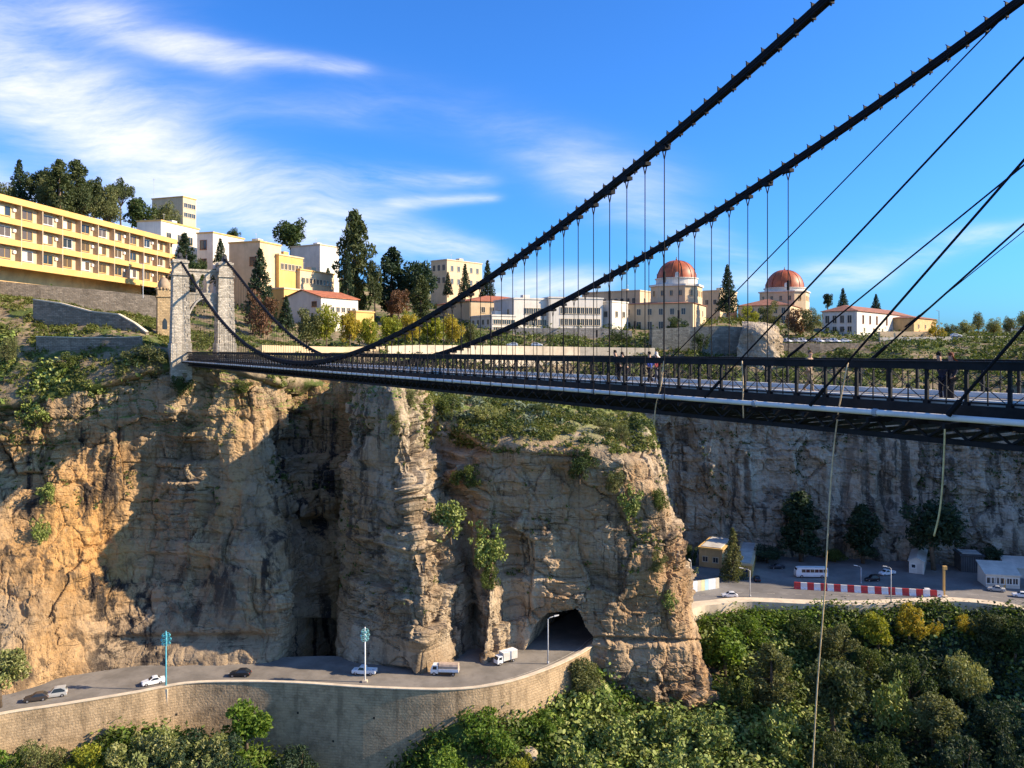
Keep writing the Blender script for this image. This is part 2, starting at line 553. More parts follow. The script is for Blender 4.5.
# ------------------------------------------------------------------ terrain: cliffs, rock, slopes
ZR = -55.0                                 # level of the gorge road
M_ROCK = rock('limestone', (.30, .215, .13), (.48, .385, .265), (.40, .215, .08), (.06, .048, .038), None, .55, .85, grass=.95)
M_CLIFF = rock('ochre_cliff', (.27, .195, .12), (.42, .32, .205), (.52, .28, .085), (.038, .031, .027), tuple(P(75, 530, 150)) + (17,), .8, 1.0, grass=.9)
M_BACK = rock('grey_cliff', (.34, .285, .215), (.52, .45, .345), (.36, .22, .10), (.06, .055, .047), None, .45, .9, grass=.9)


def displace(g, big=1.6, blocks=.9, strata=.8, ribs=.7, fine=.25, bw=4.0, seed=0, hs=3.4, facet=.6, foot=0, beds=.5):
    """push a wall in and out: big bulges, beds of uneven thickness, upright joints, water-worn flutes, crumbly grain"""
    n = normals(g)
    if (n * -g).sum(-1).mean() < 0: n = -n
    k = fbm(g / np.array([17.0, 17.0, 24.0]), 3, seed) * big
    warp = np.stack([fbm(g / 7, 3, seed + 3), fbm(g / 7, 3, seed + 4), fbm(g / 5, 3, seed + 5)], -1)
    p = g + warp * np.array([1.1, 1.1, .3])
    along = p[..., 0] * .93 + p[..., 1] * .5
    rough = np.clip(.55 + .9 * fbm(g / np.array([13, 13, 9]), 2, seed + 20), .05, 1.5)
    zb = p[..., 2] + .9 * vn(g * .031, seed + 30)
    for h, w, a in ((hs * 1.9, bw * 2.1, beds), (hs, bw, 1.0), (hs * .37, bw * .42, .42)):
        q = zb / h + .32 * vn(np.stack([zb * 0, zb * 0, zb / h * .9], -1), seed + 33)
        i = np.floor(q).astype(np.int64); f = q - i
        hz = _h(i, i * 0, i * 0, seed + 40); hz1 = _h(i + 1, i * 0, i * 0, seed + 40)
        e = np.clip((f - .88) / .12, 0, 1); e = e * e * (3 - 2 * e)
        k = k + a * strata * rough * (((hz * (1 - e) + hz1 * e) * 2 - 1) - .55 * np.exp(-((f - .94) / .045) ** 2))
        t = along / (w * (.6 + .8 * hz)) + hz * 31
        j = np.floor(t).astype(np.int64); ft = t - j
        hj = _h(j, i, i * 0, seed + 41)
        edge = np.minimum(ft, 1 - ft)
        k = k + a * blocks * rough * ((hj * 2 - 1) * np.clip(edge / .06, 0, 1) * np.clip((.97 - f) / .05, 0, 1) - .5 * np.exp(-(edge / .035) ** 2) * (hj > .35))
    k = k + ribs * vn(p / np.array([3.2, 3.2, 40]), seed + 50) + ribs * .45 * vn(p / np.array([1.1, 1.1, 18]), seed + 51)
    pf = p.copy(); pf[..., 0], pf[..., 1] = along, p[..., 1] * .86 - p[..., 0] * .5
    for sc, am in ((np.array([7.5, 9, 9.0]), 1.4), (np.array([4.2, 5, 2.3]), .75), (np.array([1.6, 2, .8]), .24)):
        v, gap = facets(pf / sc + 3.7, seed + 70)
        k = k + facet * am * (.35 + .75 * rough) * (v - .5 * np.exp(-(gap / .06) ** 2))
    k = k + fine * fbm(g / 1.7, 4, seed + 60, .6)
    k = k * np.clip(1.3 - 1.1 * np.abs(n[..., 2]), .3, 1)
    ft = np.clip((-47.5 - g[..., 2]) / 4, 0, 1) * foot * np.clip((17 - g[..., 0]) / 3, 0, 1)      # no bulges over the road
    k = k * (1 - ft) + np.minimum(k * .5, .15) * ft
    return g + n * k[..., None]


def terrain(key, name, cols, nu, nv, mat_, label, cat, disp=None, smooth=False):
    g = spline(spline(ctrl(cols), nu, 0), nv, 1)
    if disp is not None:
        g = disp(g)
    SHEETS[key] = g
    return sheet_obj(name, g, mat_, label, cat, smooth)


# the wall of rock on the left, under the far end of the bridge
left_cols = [
    [(-220, 380, 165), (-220, 415, 150), (-220, 500, 140), (-220, 570, 134), (-220, 640, 128), (-220, 715, 122), (-220, 790, 118)],
    [(-90, 385, 158), (-90, 402, 150), (-90, 460, 146), (-90, 540, 139), (-90, 620, 131), (-90, 695, 125), (-90, 740, 122)],
    [(-20, 385, 159), (-15, 402, 151.5), (-15, 450, 149), (-10, 520, 143), (-5, 590, 136), (-5, 682, 128), (-5, 730, 126)],
    [(25, 380, 160), (25, 405, 152), (22, 450, 151), (20, 510, 147), (32, 580, 139), (30, 676, 131), (30, 720, 129)],
    [(58, 374, 160), (58, 398, 153), (60, 450, 153), (62, 500, 149), (70, 570, 143), (62, 672, 134.5), (62, 715, 132)],
    [(95, 366, 160), (95, 388, 154), (98, 440, 155), (105, 500, 153), (112, 570, 149), (100, 668, 137), (100, 710, 135)],
    [(140, 358, 162), (140, 378, 156), (140, 430, 157), (142, 500, 156), (145, 570, 151.5), (140, 664, 139), (140, 704, 137)],
    [(190, 352, 165), (190, 372, 157.5), (185, 430, 157), (185, 500, 155), (188, 570, 150), (190, 662, 139.5), (190, 700, 138)],
    [(228, 356, 168), (228, 376, 158.5), (225, 430, 155), (225, 480, 154), (228, 560, 148), (232, 660, 140), (232, 700, 139)],
    [(258, 362, 172), (256, 378, 161), (256, 430, 157), (252, 480, 153.5), (258, 560, 147), (266, 660, 140), (266, 700, 139)],
    [(280, 364, 176), (280, 382, 168), (284, 440, 163), (276, 490, 156), (284, 560, 148), (286, 660, 143), (286, 700, 142)],
    [(300, 364, 182), (294, 382, 176), (298, 440, 171), (302, 500, 166), (305, 560, 158), (302, 655, 152), (302, 700, 151)],
    [(325, 366, 184), (325, 384, 178), (328, 440, 173), (330, 500, 169), (332, 560, 163), (330, 652, 158), (330, 700, 157)],
    [(365, 368, 184), (365, 386, 178), (365, 440, 174), (365, 500, 171), (365, 560, 167), (365, 650, 163), (365, 700, 162)],
]


def disp_left(g):
    g = displace(g, 1.5, .4, .55, .8, .16, 5.5, 3, 3.6, .6, 1, .9)
    # overhanging bench above the road and the black hollow behind the pillar
    u = 512 + F * g[..., 0] / g[..., 1]; v = YH - F * g[..., 2] / g[..., 1]
    hol = np.exp(-((u - 312) / 22) ** 4) * np.clip((v - 618) / 12, 0, 1)
    g[..., 1] += 9 * hol
    led = np.exp(-((v - 643 + (u - 150) * .02) / 7) ** 2) * np.clip((u - 60) / 60, 0, 1) * np.clip((290 - u) / 30, 0, 1)
    g[..., 1] += 2.2 * led
    tri = np.clip(1 - np.abs(u - 309) / 9, 0, 1) * np.clip((520 - v) / 10, 0, 1) * np.clip((v - 498) / 10, 0, 1)
    g[..., 1] -= 7 * tri
    shelf = np.exp(-((u - 306) / 26) ** 2 - ((v - 528) / 9) ** 2)
    g[..., 1] += 5 * shelf
    return g


terrain('left', 'cliff', left_cols, 620, 390, M_CLIFF, 'tall ochre and dark streaked cliff under the far bridge tower', 'cliff', disp_left)

# the free-standing rock in the middle with the road tunnel through its foot
rock_cols = [
    [(340, 376, 195), (345, 380, 182), (352, 386, 172), (345, 440, 168), (342, 500, 164), (340, 560, 160), (338, 620, 156), (342, 668, 152), (342, 720, 150)],
    [(345, 374, 195), (350, 379, 172), (354, 386, 160), (350, 440, 157), (348, 500, 155), (338, 560, 152), (336, 620, 147.5), (340, 668, 142), (340, 715, 141)],
    [(375, 374, 196), (378, 379, 168), (376, 385, 151), (373, 440, 148.5), (374, 500, 147), (376, 560, 144.5), (376, 620, 142), (382, 670, 139), (382, 715, 138)],
    [(392, 375, 196), (394, 379, 167), (391, 386, 147.5), (396, 440, 144), (404, 500, 142), (414, 560, 139), (418, 620, 136.8), (412, 672, 135.8), (412, 715, 135)],
    [(398, 376, 196), (400, 380, 168), (396, 387, 147.5), (401, 440, 144), (409, 500, 142), (421, 560, 139), (425, 620, 136.8), (420, 672, 136), (420, 715, 135.4)],
    [(402, 376, 196), (404, 380, 168), (400, 388, 149), (406, 440, 145.5), (414, 500, 143), (427, 560, 140), (431, 620, 138), (427, 671, 136.6), (427, 715, 136)],
    [(415, 378, 196), (418, 382, 177), (416, 390, 162), (422, 440, 157.5), (440, 500, 154), (459, 560, 150), (466, 620, 147), (462, 668, 142.5), (462, 712, 142)],
    [(430, 380, 197), (436, 390, 182), (438, 418, 165), (440, 460, 161), (452, 500, 158), (468, 550, 154), (475, 620, 151), (476, 662, 147), (476, 708, 146.5)],
    [(455, 382, 198), (462, 396, 180), (472, 432, 155), (478, 465, 151.5), (484, 505, 150.5), (488, 560, 145), (488, 620, 142), (484, 664, 140.3), (484, 708, 140)],
    [(480, 384, 199), (488, 398, 180), (496, 436, 153), (500, 470, 150.5), (500, 510, 150), (508, 560, 149), (513, 620, 148), (510, 660, 146.5), (510, 702, 146)],
    [(510, 386, 200), (516, 400, 180), (524, 439, 150), (522, 480, 149), (522, 530, 148.5), (524, 575, 148), (526, 625, 147.5), (526, 664, 146.3), (526, 700, 146)],
    [(550, 388, 202), (556, 402, 180), (560, 441, 149.5), (560, 480, 148), (560, 530, 147.8), (560, 578, 147.8), (560, 630, 147.2), (560, 676, 146.5), (560, 712, 146)],
    [(585, 392, 202), (594, 408, 180), (600, 444, 149.5), (600, 480, 147.5), (600, 530, 147.2), (602, 580, 147.2), (604, 640, 146.5), (604, 690, 146), (604, 725, 146)],
    [(610, 400, 202), (622, 416, 178), (632, 452, 151), (635, 485, 148), (640, 530, 147), (645, 580, 146.5), (650, 640, 146), (650, 695, 145), (650, 735, 145)],
    [(622, 408, 200), (640, 418, 172), (648, 440, 157), (659, 490, 151.5), (667, 530, 149.5), (676, 580, 148.5), (687, 640, 147.5), (695, 692, 147), (696, 735, 147)],
    [(630, 414, 200), (646, 422, 180), (655, 440, 165), (665, 490, 160), (677, 530, 158.5), (687, 580, 157), (699, 640, 156), (705, 690, 155), (706, 735, 155)],
    [(634, 420, 202), (644, 425, 192), (650, 440, 182), (656, 490, 178), (665, 530, 176), (674, 580, 174), (688, 640, 174), (696, 690, 174), (698, 735, 174)],
]
TUN = [(517, 690), (518, 662), (524, 652), (529, 641), (533, 629), (540, 619), (549, 613), (562, 612), (576, 609), (581, 616), (585, 627), (592, 636), (592, 648), (588, 658), (592, 690)]


def inside(u, v, poly):
    c = np.zeros(u.shape, bool); j = len(poly) - 1
    for i in range(len(poly)):
        xi, yi = poly[i]; xj, yj = poly[j]
        m = ((yi > v) != (yj > v)) & (u < (xj - xi) * (v - yi) / (yj - yi + 1e-9) + xi)
        c ^= m; j = i
    return c


def disp_rock(g):
    g = displace(g, 1.2, .42, .62, .45, .15, 4.2, 21, 3.6, .8, 1, 1.5)
    u = 512 + F * g[..., 0] / g[..., 1]; v = YH - F * g[..., 2] / g[..., 1]
    # dark slot low on the right foot, open gully left of the second pillar
    slot = np.exp(-((v - 641 - (u - 640) * .03) / 2.6) ** 2) * np.clip((u - 592) / 10, 0, 1)
    g[..., 1] += 1.6 * slot
    slot2 = np.exp(-((u - 470) / 5.5) ** 2) * np.clip((v - 570) / 20, 0, 1)
    g[..., 1] += 3.0 * slot2
    m = inside(u, v, TUN)
    g[m] += np.array([9.0, 24.0, 0.0])
    return g


terrain('rock', 'rock_outcrop', rock_cols, 560, 420, M_ROCK, 'free standing limestone rock with a road tunnel through its foot', 'rock', disp_rock)

# the grey wall of the gorge behind the parking place, turning towards us beyond the right edge
back_cols = [
    [(520, 372, 250), (520, 392, 232), (520, 440, 230), (520, 500, 229), (520, 545, 228), (520, 600, 228)],
    [(600, 372, 245), (600, 393, 227), (600, 440, 225), (600, 500, 224), (600, 545, 223), (600, 600, 222)],
    [(660, 372, 243), (660, 390, 224), (660, 440, 222), (660, 500, 221), (660, 545, 220), (660, 600, 219)],
    [(720, 372, 240), (720, 387, 222), (722, 440, 219), (720, 500, 218), (722, 546, 216), (722, 600, 215)],
    [(790, 372, 238), (790, 386, 220), (790, 440, 218), (790, 500, 217), (790, 550, 213), (790, 600, 212)],
    [(860, 372, 236), (860, 388, 218), (860, 440, 215), (860, 500, 214), (860, 552, 211), (860, 600, 210)],
    [(940, 374, 234), (940, 390, 215), (940, 440, 212), (940, 500, 211), (940, 554, 208), (940, 600, 207)],
    [(1024, 378, 230), (1024, 394, 210), (1024, 440, 207), (1024, 500, 206), (1024, 560, 203), (1024, 610, 202)],
    [(1110, 380, 225), (1110, 396, 203), (1110, 440, 200), (1110, 500, 199), (1110, 575, 194), (1110, 630, 193)],
    [(1180, 330, 215), (1180, 352, 194), (1180, 440, 191), (1180, 510, 188), (1180, 592, 183), (1180, 650, 181)],  # from here on out of view, raised to cast shade on the parking place
    [(1270, 262, 205), (1265, 285, 184), (1265, 440, 181), (1265, 520, 178), (1265, 612, 175), (1265, 680, 174)],
    [(1420, 262, 215), (1400, 285, 182), (1400, 440, 179), (1395, 520, 177), (1390, 640, 175), (1390, 720, 174)],
    [(1800, 262, 220), (1780, 285, 184), (1780, 440, 181), (1780, 540, 178), (1780, 680, 176), (1780, 770, 175)],
]
terrain('back', 'cliff', back_cols, 720, 260, M_BACK, 'long grey shaded cliff behind the parking place', 'cliff',
        lambda g: displace(g, 2.0, .4, .5, 1.3, .26, 5.5, 44, 4.2, .75))

# near bank of the gorge, added unseen right of the frame to shade the slope
bank = [[(1330, y, 152 - k) for y, k in ((462, -30), (480, 0), (600, 2), (800, 6))],
        [(1420, y, 138 - k) for y, k in ((470, -30), (498, 0), (640, 2), (860, 6))],
        [(1650, y, 112 - k) for y, k in ((500, -30), (535, 0), (700, 2), (960, 6))],
        [(2200, y, 80 - k) for y, k in ((560, -20), (610, 0), (820, 2), (1200, 6))]]
terrain('bank', 'cliff', bank, 120, 60, M_BACK, 'lower cliff added unseen right of the view to shade the gorge slope', 'cliff', lambda g: displace(g, 2.0, .4, .5, .8, .3, 5.5, 90, 4, .7))

# hillside above the cliffs, carrying the town
hill_cols = [
    [(-400, 395, 135), (-400, 330, 160), (-400, 290, 185), (-400, 280, 196), (-400, 200, 262), (-400, 190, 420)],
    [(-150, 398, 147), (-150, 340, 165), (-150, 296, 184), (-150, 288, 194), (-150, 212, 262), (-150, 200, 420)],
    [(0, 398, 150.5), (0, 345, 163), (0, 298, 186), (0, 288, 197), (0, 212, 258), (0, 215, 420)],
    [(60, 390, 152.5), (60, 340, 165), (60, 305, 192), (60, 292, 216), (60, 222, 280), (60, 222, 430)],
    [(128, 374, 155), (122, 336, 168), (120, 311, 202), (120, 296, 252), (120, 235, 312), (120, 235, 440)],
    [(190, 364, 158.5), (180, 345, 171), (178, 324, 200), (178, 292, 275), (178, 252, 345), (180, 250, 460)],
    [(268, 374, 161.5), (252, 350, 180), (250, 326, 222), (250, 296, 290), (250, 262, 360), (250, 258, 460)],
    [(320, 380, 178), (310, 351, 192), (310, 332, 232), (310, 302, 300), (310, 276, 380), (310, 272, 470)],
    [(430, 384, 195), (400, 351, 206), (400, 334, 256), (400, 312, 320), (400, 296, 390), (400, 290, 480)],
    [(520, 390, 224), (520, 353, 238), (520, 332, 272), (520, 318, 340), (520, 309, 410), (520, 305, 500)],
    [(640, 391, 224), (640, 352, 246), (640, 331, 290), (640, 322, 350), (640, 316, 430), (640, 312, 520)],
    [(770, 388, 219), (760, 362, 240), (760, 328, 292), (760, 321, 360), (760, 320, 440), (760, 322, 560)],
    [(900, 390, 215), (890, 349, 243), (880, 336, 294), (880, 332, 370), (880, 332, 470), (880, 334, 620)],
    [(1024, 396, 208), (1040, 344, 248), (1040, 337, 330), (1040, 334, 420), (1040, 334, 520), (1040, 336, 700)],
    [(1110, 396, 203), (1110, 344, 240), (1110, 330, 330), (1110, 329, 420), (1110, 328, 540), (1110, 328, 760)],
    [(1190, 345, 196), (1190, 326, 225), (1190, 300, 330), (1190, 306, 420), (1190, 314, 540), (1190, 318, 760)],  # unseen rise, added above the cliff end to shade the parking place
    [(1275, 280, 187), (1275, 262, 220), (1275, 270, 330), (1275, 285, 420), (1275, 302, 560), (1275, 310, 800)],
    [(1800, 280, 187), (1800, 262, 220), (1800, 270, 330), (1800, 285, 420), (1800, 302, 560), (1800, 310, 800)],
]
hill_cols = [[(c[0][0], c[0][1] + 16, c[0][2] + 3.5)] + c for c in hill_cols]      # front edge turned down into the cliff
M_HILL = ground_mat('hill_ground', (.30, .23, .14), (.095, .12, .03), (.055, .075, .022), .5)
terrain('hill', 'hillside', hill_cols, 420, 200, M_HILL, 'green and earthy hillside carrying the town above the gorge', 'hillside',
        lambda g: g + np.stack([0 * g[..., 0], 0 * g[..., 0], fbm(g / 9, 4, 70) * .8], -1), True)

# overgrown slope falling away below the road, in front
slope_cols = [
    [(-260, 770, 112), (-260, 830, 105), (-260, 1000, 95), (-260, 1500, 80)],
    [(-100, 752, 119), (-100, 800, 112), (-100, 950, 100), (-100, 1500, 80)],
    [(0, 752, 122.5), (0, 795, 115), (0, 950, 100), (0, 1500, 80)],
    [(75, 742, 126), (70, 790, 118), (70, 950, 102), (70, 1500, 80)],
    [(130, 728, 124.5), (130, 785, 117), (130, 950, 104), (130, 1500, 82)],
    [(200, 735, 126.5), (200, 782, 119), (200, 960, 106), (200, 1500, 84)],
    [(260, 752, 126.5), (260, 798, 119), (260, 980, 108), (260, 1500, 84)],
    [(350, 800, 131), (350, 840, 122), (350, 990, 108), (350, 1500, 84)],
    [(400, 768, 126.5), (400, 815, 121), (400, 960, 108), (400, 1500, 84)],
    [(440, 734, 127), (440, 778, 122), (440, 940, 110), (440, 1500, 85)],
    [(480, 704, 130), (480, 755, 125), (480, 930, 112), (480, 1500, 86)],
    [(520, 698, 134.5), (520, 748, 129), (520, 920, 113), (520, 1500, 86)],
    [(562, 684, 141), (560, 738, 132), (560, 910, 114), (560, 1500, 86)],
    [(600, 672, 146), (600, 730, 136), (600, 900, 114), (600, 1500, 86)],
    [(655, 678, 154), (650, 730, 141), (650, 890, 115), (650, 1500, 88)],
    [(704, 622, 170), (700, 700, 150), (700, 870, 118), (700, 1500, 90)],
    [(760, 609, 172), (760, 690, 155), (760, 860, 122), (760, 1500, 92)],
    [(850, 608, 172.5), (850, 690, 156), (850, 860, 124), (850, 1500, 94)],
    [(950, 608, 172), (950, 690, 156), (950, 860, 124), (950, 1500, 94)],
    [(1050, 616, 166), (1050, 700, 151), (1050, 860, 122), (1050, 1500, 92)],
    [(1220, 650, 147), (1220, 740, 136), (1220, 900, 112), (1220, 1500, 88)],
    [(1500, 720, 120), (1500, 820, 112), (1500, 1000, 95), (1500, 1500, 80)],
]
M_SLOPE = ground_mat('slope_ground', (.16, .115, .07), (.075, .12, .03), (.045, .07, .02), .75)
terrain('slope', 'gorge_slope', slope_cols, 420, 170, M_SLOPE, 'overgrown slope falling into the gorge below the road', 'slope',
        lambda g: g + np.stack([0 * g[..., 0], 0 * g[..., 0], fbm(g / 7, 4, 90) * .9 - .3], -1), True)

# distant ridge at the right and ground sheet to the horizon
far = MB()
for k, (x0, x1, Y, amp, base) in enumerate([(200, 1500, 1250, 26, 10)]):
    n = 90
    top = []
    for i in range(n):
        x = x0 + (x1 - x0) * i / (n - 1)
        h = base + amp * (.5 + .5 * float(fbm(np.array([[x / 160, k * 9.1, .3]]), 4, 5)[0])) + max(0, (x - 650) / 22)
        top.append((x, h))
    for i in range(n - 1):
        (xa, ha), (xb, hb) = top[i], top[i + 1]
        far.add([(xa, Y, -60), (xb, Y, -60), (xb, Y + 60, hb), (xa, Y + 60, ha), (xb, Y + 400, hb * .7), (xa, Y + 400, ha * .7)], [(0, 1, 2, 3), (3, 2, 4, 5)])
o = far.build('distant_hills', mat('far_hills', (.14, .16, .14), var=.3, scale=.03), None, True)
tag(o, 'low blue green hills on the horizon at the right', 'hills', None, 'structure')
gb = MB(); gb.add([(-3000, -200, -110), (3000, -200, -110), (3000, 5000, -110), (-3000, 5000, -110)], [(0, 1, 2, 3)])
tag(gb.build('ground', M_SLOPE), 'ground at the bottom of the gorge', 'ground', None, 'structure')

# ------------------------------------------------------------------ roads
M_ASPH = mat('asphalt', (.19, .17, .145), .9, .22, .25, bump=.2, bscale=8, weather=.3)
M_PALE = mat('pale_concrete', (.58, .48, .35), .9, .16, .5, bump=.2)
outer = [(-160, 762), (-60, 734), (0, 718), (60, 708.5), (130, 697), (185, 687), (240, 685), (300, 686.5), (370, 691), (450, 693), (500, 687), (540, 675), (570, 662), (591, 649.5), (602, 640)]
inner = [(-160, 722), (-60, 700), (0, 686), (60, 674), (110, 668), (150, 664), (200, 660), (260, 658), (330, 656), (385, 660), (430, 660), (466, 650), (500, 646), (524, 640), (545, 628)]
og = [G(x, y, ZR) for x, y in outer]; ig = [G(x, y, ZR) for x, y in inner]
og += [Vector((27, 165, ZR)), Vector((36, 169, ZR))]; ig += [Vector((18, 175, ZR)), Vector((34, 185, ZR))]


def dense(pts, n):
    return [Vector(p) for p in spline(np.array([tuple(p) for p in pts]), n, 0)]


OD, ID = dense(og, 120), dense(ig, 120)
rb = MB()
rb.add(OD + ID, [(i, i + 1, 121 + i, 120 + i) for i in range(119)])
tag(rb.build('road', M_ASPH), 'grey gorge road curving along the cliff into the tunnel', 'road', None, 'structure')
# painted line, verge against the rock and pale kerb strip
ln = MB(); kb = MB(); vg = MB()
for i in range(119):
    a, b, c, d = OD[i], OD[i + 1], ID[i], ID[i + 1]
    def mixp(p, q, t, z): return p.lerp(q, t) + Vector((0, 0, z))
    wa, wb = (c - a).length, (d - b).length
    if i < 108: ln.add([mixp(a, c, 2.1 / wa, .006), mixp(b, d, 2.1 / wb, .006), mixp(b, d, 2.24 / wb, .006), mixp(a, c, 2.24 / wa, .006)], [(0, 1, 2, 3)])
    kb.add([mixp(a, c, .25 / wa, .13), mixp(b, d, .25 / wb, .13), mixp(b, d, 1.5 / wb, .13), mixp(a, c, 1.5 / wa, .13),
            mixp(b, d, 1.5 / wb, -.1), mixp(a, c, 1.5 / wa, -.1)], [(0, 1, 2, 3), (3, 2, 4, 5)])
tag(ln.build('road_line', mat('road_paint', (.40, .36, .30), var=.3, scale=1.2)), 'worn pale edge line along the outer side of the gorge road', 'road marking', None, 'structure')
tag(kb.build('pavement', mat('pavement', (.42, .36, .28), .9, .2, .6)), 'narrow pale footway along the outer edge of the gorge road', 'pavement', None, 'structure')

# parking place and road on the right
M_ASPH2 = mat('worn_asphalt', (.17, .16, .15), .9, .25, .12, bump=.15, bscale=6, weather=.35)
front = [(640, 640), (690, 611), (720, 605.5), (750, 603), (800, 605), (850, 606.5), (900, 605), (960, 603), (1024, 611), (1110, 632), (1300, 690)]
fg = dense([G(x, y, ZR) for x, y in front], 70)
bk = dense([Vector((x, 232 - max(0, x - 90) * .5, ZR)) for x in (18, 30, 45, 60, 75, 90, 105, 120, 135, 150, 165)], 70)
pb = MB(); pb.add(fg + bk, [(i, i + 1, 71 + i, 70 + i) for i in range(69)])
pko = pb.build('parking_place', M_ASPH2, None); pko.location = (0, 0, -.004)
tag(pko, 'grey asphalt parking place at the foot of the grey cliff', 'parking place', None, 'structure')
pv = MB(); lw = MB()


def fn(i):
    t = fg[min(i + 1, 69)] - fg[max(i - 1, 0)]
    return Vector((-t.y, t.x, 0)).normalized()


for i in range(3, 69):
    a, b, na, nb_ = fg[i], fg[i + 1], fn(i), fn(i + 1); z = Vector((0, 0, .14)); z2 = Vector((0, 0, -.1))
    pv.add([a + z, b + z, b + nb_ * 3.6 + z, a + na * 3.6 + z, b + nb_ * 3.6 + z2, a + na * 3.6 + z2], [(0, 1, 2, 3), (3, 2, 4, 5)])
    q = [a - na * .35, b - nb_ * .35, b, a]
    lw.add([p + Vector((0, 0, h_)) for h_ in (-2.5, .42) for p in q], [(4, 5, 6, 7), (0, 1, 5, 4), (3, 2, 6, 7)] + ([(0, 3, 7, 4)] if i == 3 else []))
tag(pv.build('pavement', M_PALE), 'pale pavement along the front edge of the parking place', 'pavement', None, 'structure')
tag(lw.build('parapet_wall', M_PALE), 'low cream parapet wall above the green slope at the right', 'wall')
ln2 = MB()
for i in range(8, 66):
    if i % 2: continue
    a, b, na, nb_ = fg[i], fg[i + 1], fn(i), fn(i + 1)
    ln2.add([a + na * 7.5, b + nb_ * 7.5, b + nb_ * 7.65, a + na * 7.65], [(0, 1, 2, 3)])
l2 = ln2.build('road_line', MATS['road_paint']); l2.location = (0, 0, .006)
tag(l2, 'dashed white line on the road beside the barrier', 'road marking', None, 'structure')

# retaining wall that carries the gorge road
M_STONE = masonry('wall_stone', (.43, .31, .185), .7, .42, .9, .07, .6, .9)
rw = MB(); cp = MB()
for i in range(0, 104):
    a, b = OD[i], OD[i + 1]
    def off(p, j, d):
        t = (OD[min(j + 1, 119)] - OD[max(j - 1, 0)]).normalized(); nn = Vector((t.y, -t.x, 0)); return p + nn * d
    a0, b0, a1, b1 = off(a, i, .35), off(b, i + 1, .35), off(a, i, -.2), off(b, i + 1, -.2)
    a2, b2 = off(a, i, 2.6), off(b, i + 1, 2.6)
    up, dn = Vector((0, 0, .62)), Vector((0, 0, -26))
    md = [Vector((0, 0, -4)), Vector((0, 0, -12))]
    pa = [a1 + up, a0 + up, a0.lerp(a2, .15) + md[0], a0.lerp(a2, .46) + md[1], a2 + dn]
    pb_ = [b1 + up, b0 + up, b0.lerp(b2, .15) + md[0], b0.lerp(b2, .46) + md[1], b2 + dn]
    rw.add([a1 + Vector((0, 0, -.3)), b1 + Vector((0, 0, -.3))] + [p for ab in zip(pa, pb_) for p in ab], [(0, 1, 3, 2), (2, 3, 5, 4), (4, 5, 7, 6), (6, 7, 9, 8), (8, 9, 11, 10)])
    u2 = Vector((0, 0, .76)); u1 = Vector((0, 0, .622))
    ca, cb_ = off(a, i, .45), off(b, i + 1, .45); da, db = off(a, i, -.28), off(b, i + 1, -.28)
    cp.add([ca + u1, cb_ + u1, ca + u2, cb_ + u2, da + u2, db + u2, da + u1, db + u1], [(0, 1, 3, 2), (2, 3, 5, 4), (4, 5, 7, 6), (0, 1, 7, 6)])
rwo = empty('retaining_wall', tuple(OD[50] + Vector((0, 0, -20))), 0, 'long curved stone retaining wall carrying the gorge road', 'wall')


def rel(mb, root):
    l = Vector(root.location)
    mb.v = [tuple(Vector(v) - l) for v in mb.v]
    return mb


rel(rw, rwo).build('wall', M_STONE, rwo)
rel(cp, rwo).build('coping', M_PALE, rwo)
M_HOLE = mat('drain_hole', (.03, .027, .022), .95, .2)
for i in range(8, 100, 4):
    for dz in ((-4.0, -12.0) if i % 8 else (-8.0,)):
        t_ = (OD[i + 1] - OD[i - 1]).normalized(); nn = Vector((t_.y, -t_.x, 0))
        q = OD[i] + nn * (.35 + 2.25 * (.15 if dz == -4.0 else .46 if dz == -12.0 else .305)) + Vector((0, 0, dz))
        m = MB(); m.bar(q - t_ * .16 + nn * .01, q + t_ * .16 + nn * .01, .06, .34)
        rel(m, rwo).build('drain_hole', M_HOLE, rwo)

# ------------------------------------------------------------------ the suspension bridge
TH = .5413
UX = Vector((-math.sin(TH), math.cos(TH), 0)); NX = Vector((math.cos(TH), math.sin(TH), 0))   # along and across the bridge
DN, DF = 25.3, 33.8                        # planes of the near and far cables
RN, RF = 26.5, 32.5                        # near and far railings
DM, LM, ZD = (DN + DF) / 2, 88.0, -1.86
L0, L1 = 6.0, 170.0


def plane_pt(px, py, d):
    """pixel -> (along, height) on the upright plane at offset d of the bridge"""
    a = (px - 512) / F
    l = (a * NX.y * d - NX.x * d) / (UX.x - a * UX.y)
    Y = NX.y * d + UX.y * l
    return l, (YH - py) * Y / F


near_px = [(830, -2), (742, 75), (655, 150), (560, 230), (500, 270), (450, 301), (406, 332), (357, 351), (325, 360), (290, 362.5), (255, 351), (232, 332), (212, 307), (192, 280), (180, 260)]
far_px = [(1010, 8), (768, 180), (700, 222), (646, 255), (552, 310), (502, 328), (447, 352), (312, 350), (290, 335), (267, 310), (245, 285), (226, 261)]


def cable_fit(pts, d):
    A = [plane_pt(x, y, d) for x, y in pts]
    w = [1 / (NX.y * d + UX.y * l) for l, z in A] + [.004]
    c = np.polyfit([(a[0] - 88) / 80 for a in A] + [(L0 - 88) / 80], [a[1] for a in A] + [19.0], 6, w=w)
    return lambda l: float(np.polyval(c, (l - 88) / 80))


CZ = {DN: cable_fit(near_px, DN), DF: cable_fit(far_px, DF)}
broot = empty('suspension_bridge', NX * DM + UX * LM + Vector((0, 0, ZD)), TH,
              'long black iron suspension footbridge hung between stone towers across the gorge', 'bridge')


def B(d, l, z):
    """bridge coordinates -> local frame of the bridge"""
    return Vector((d - DM, l - LM, z - ZD))


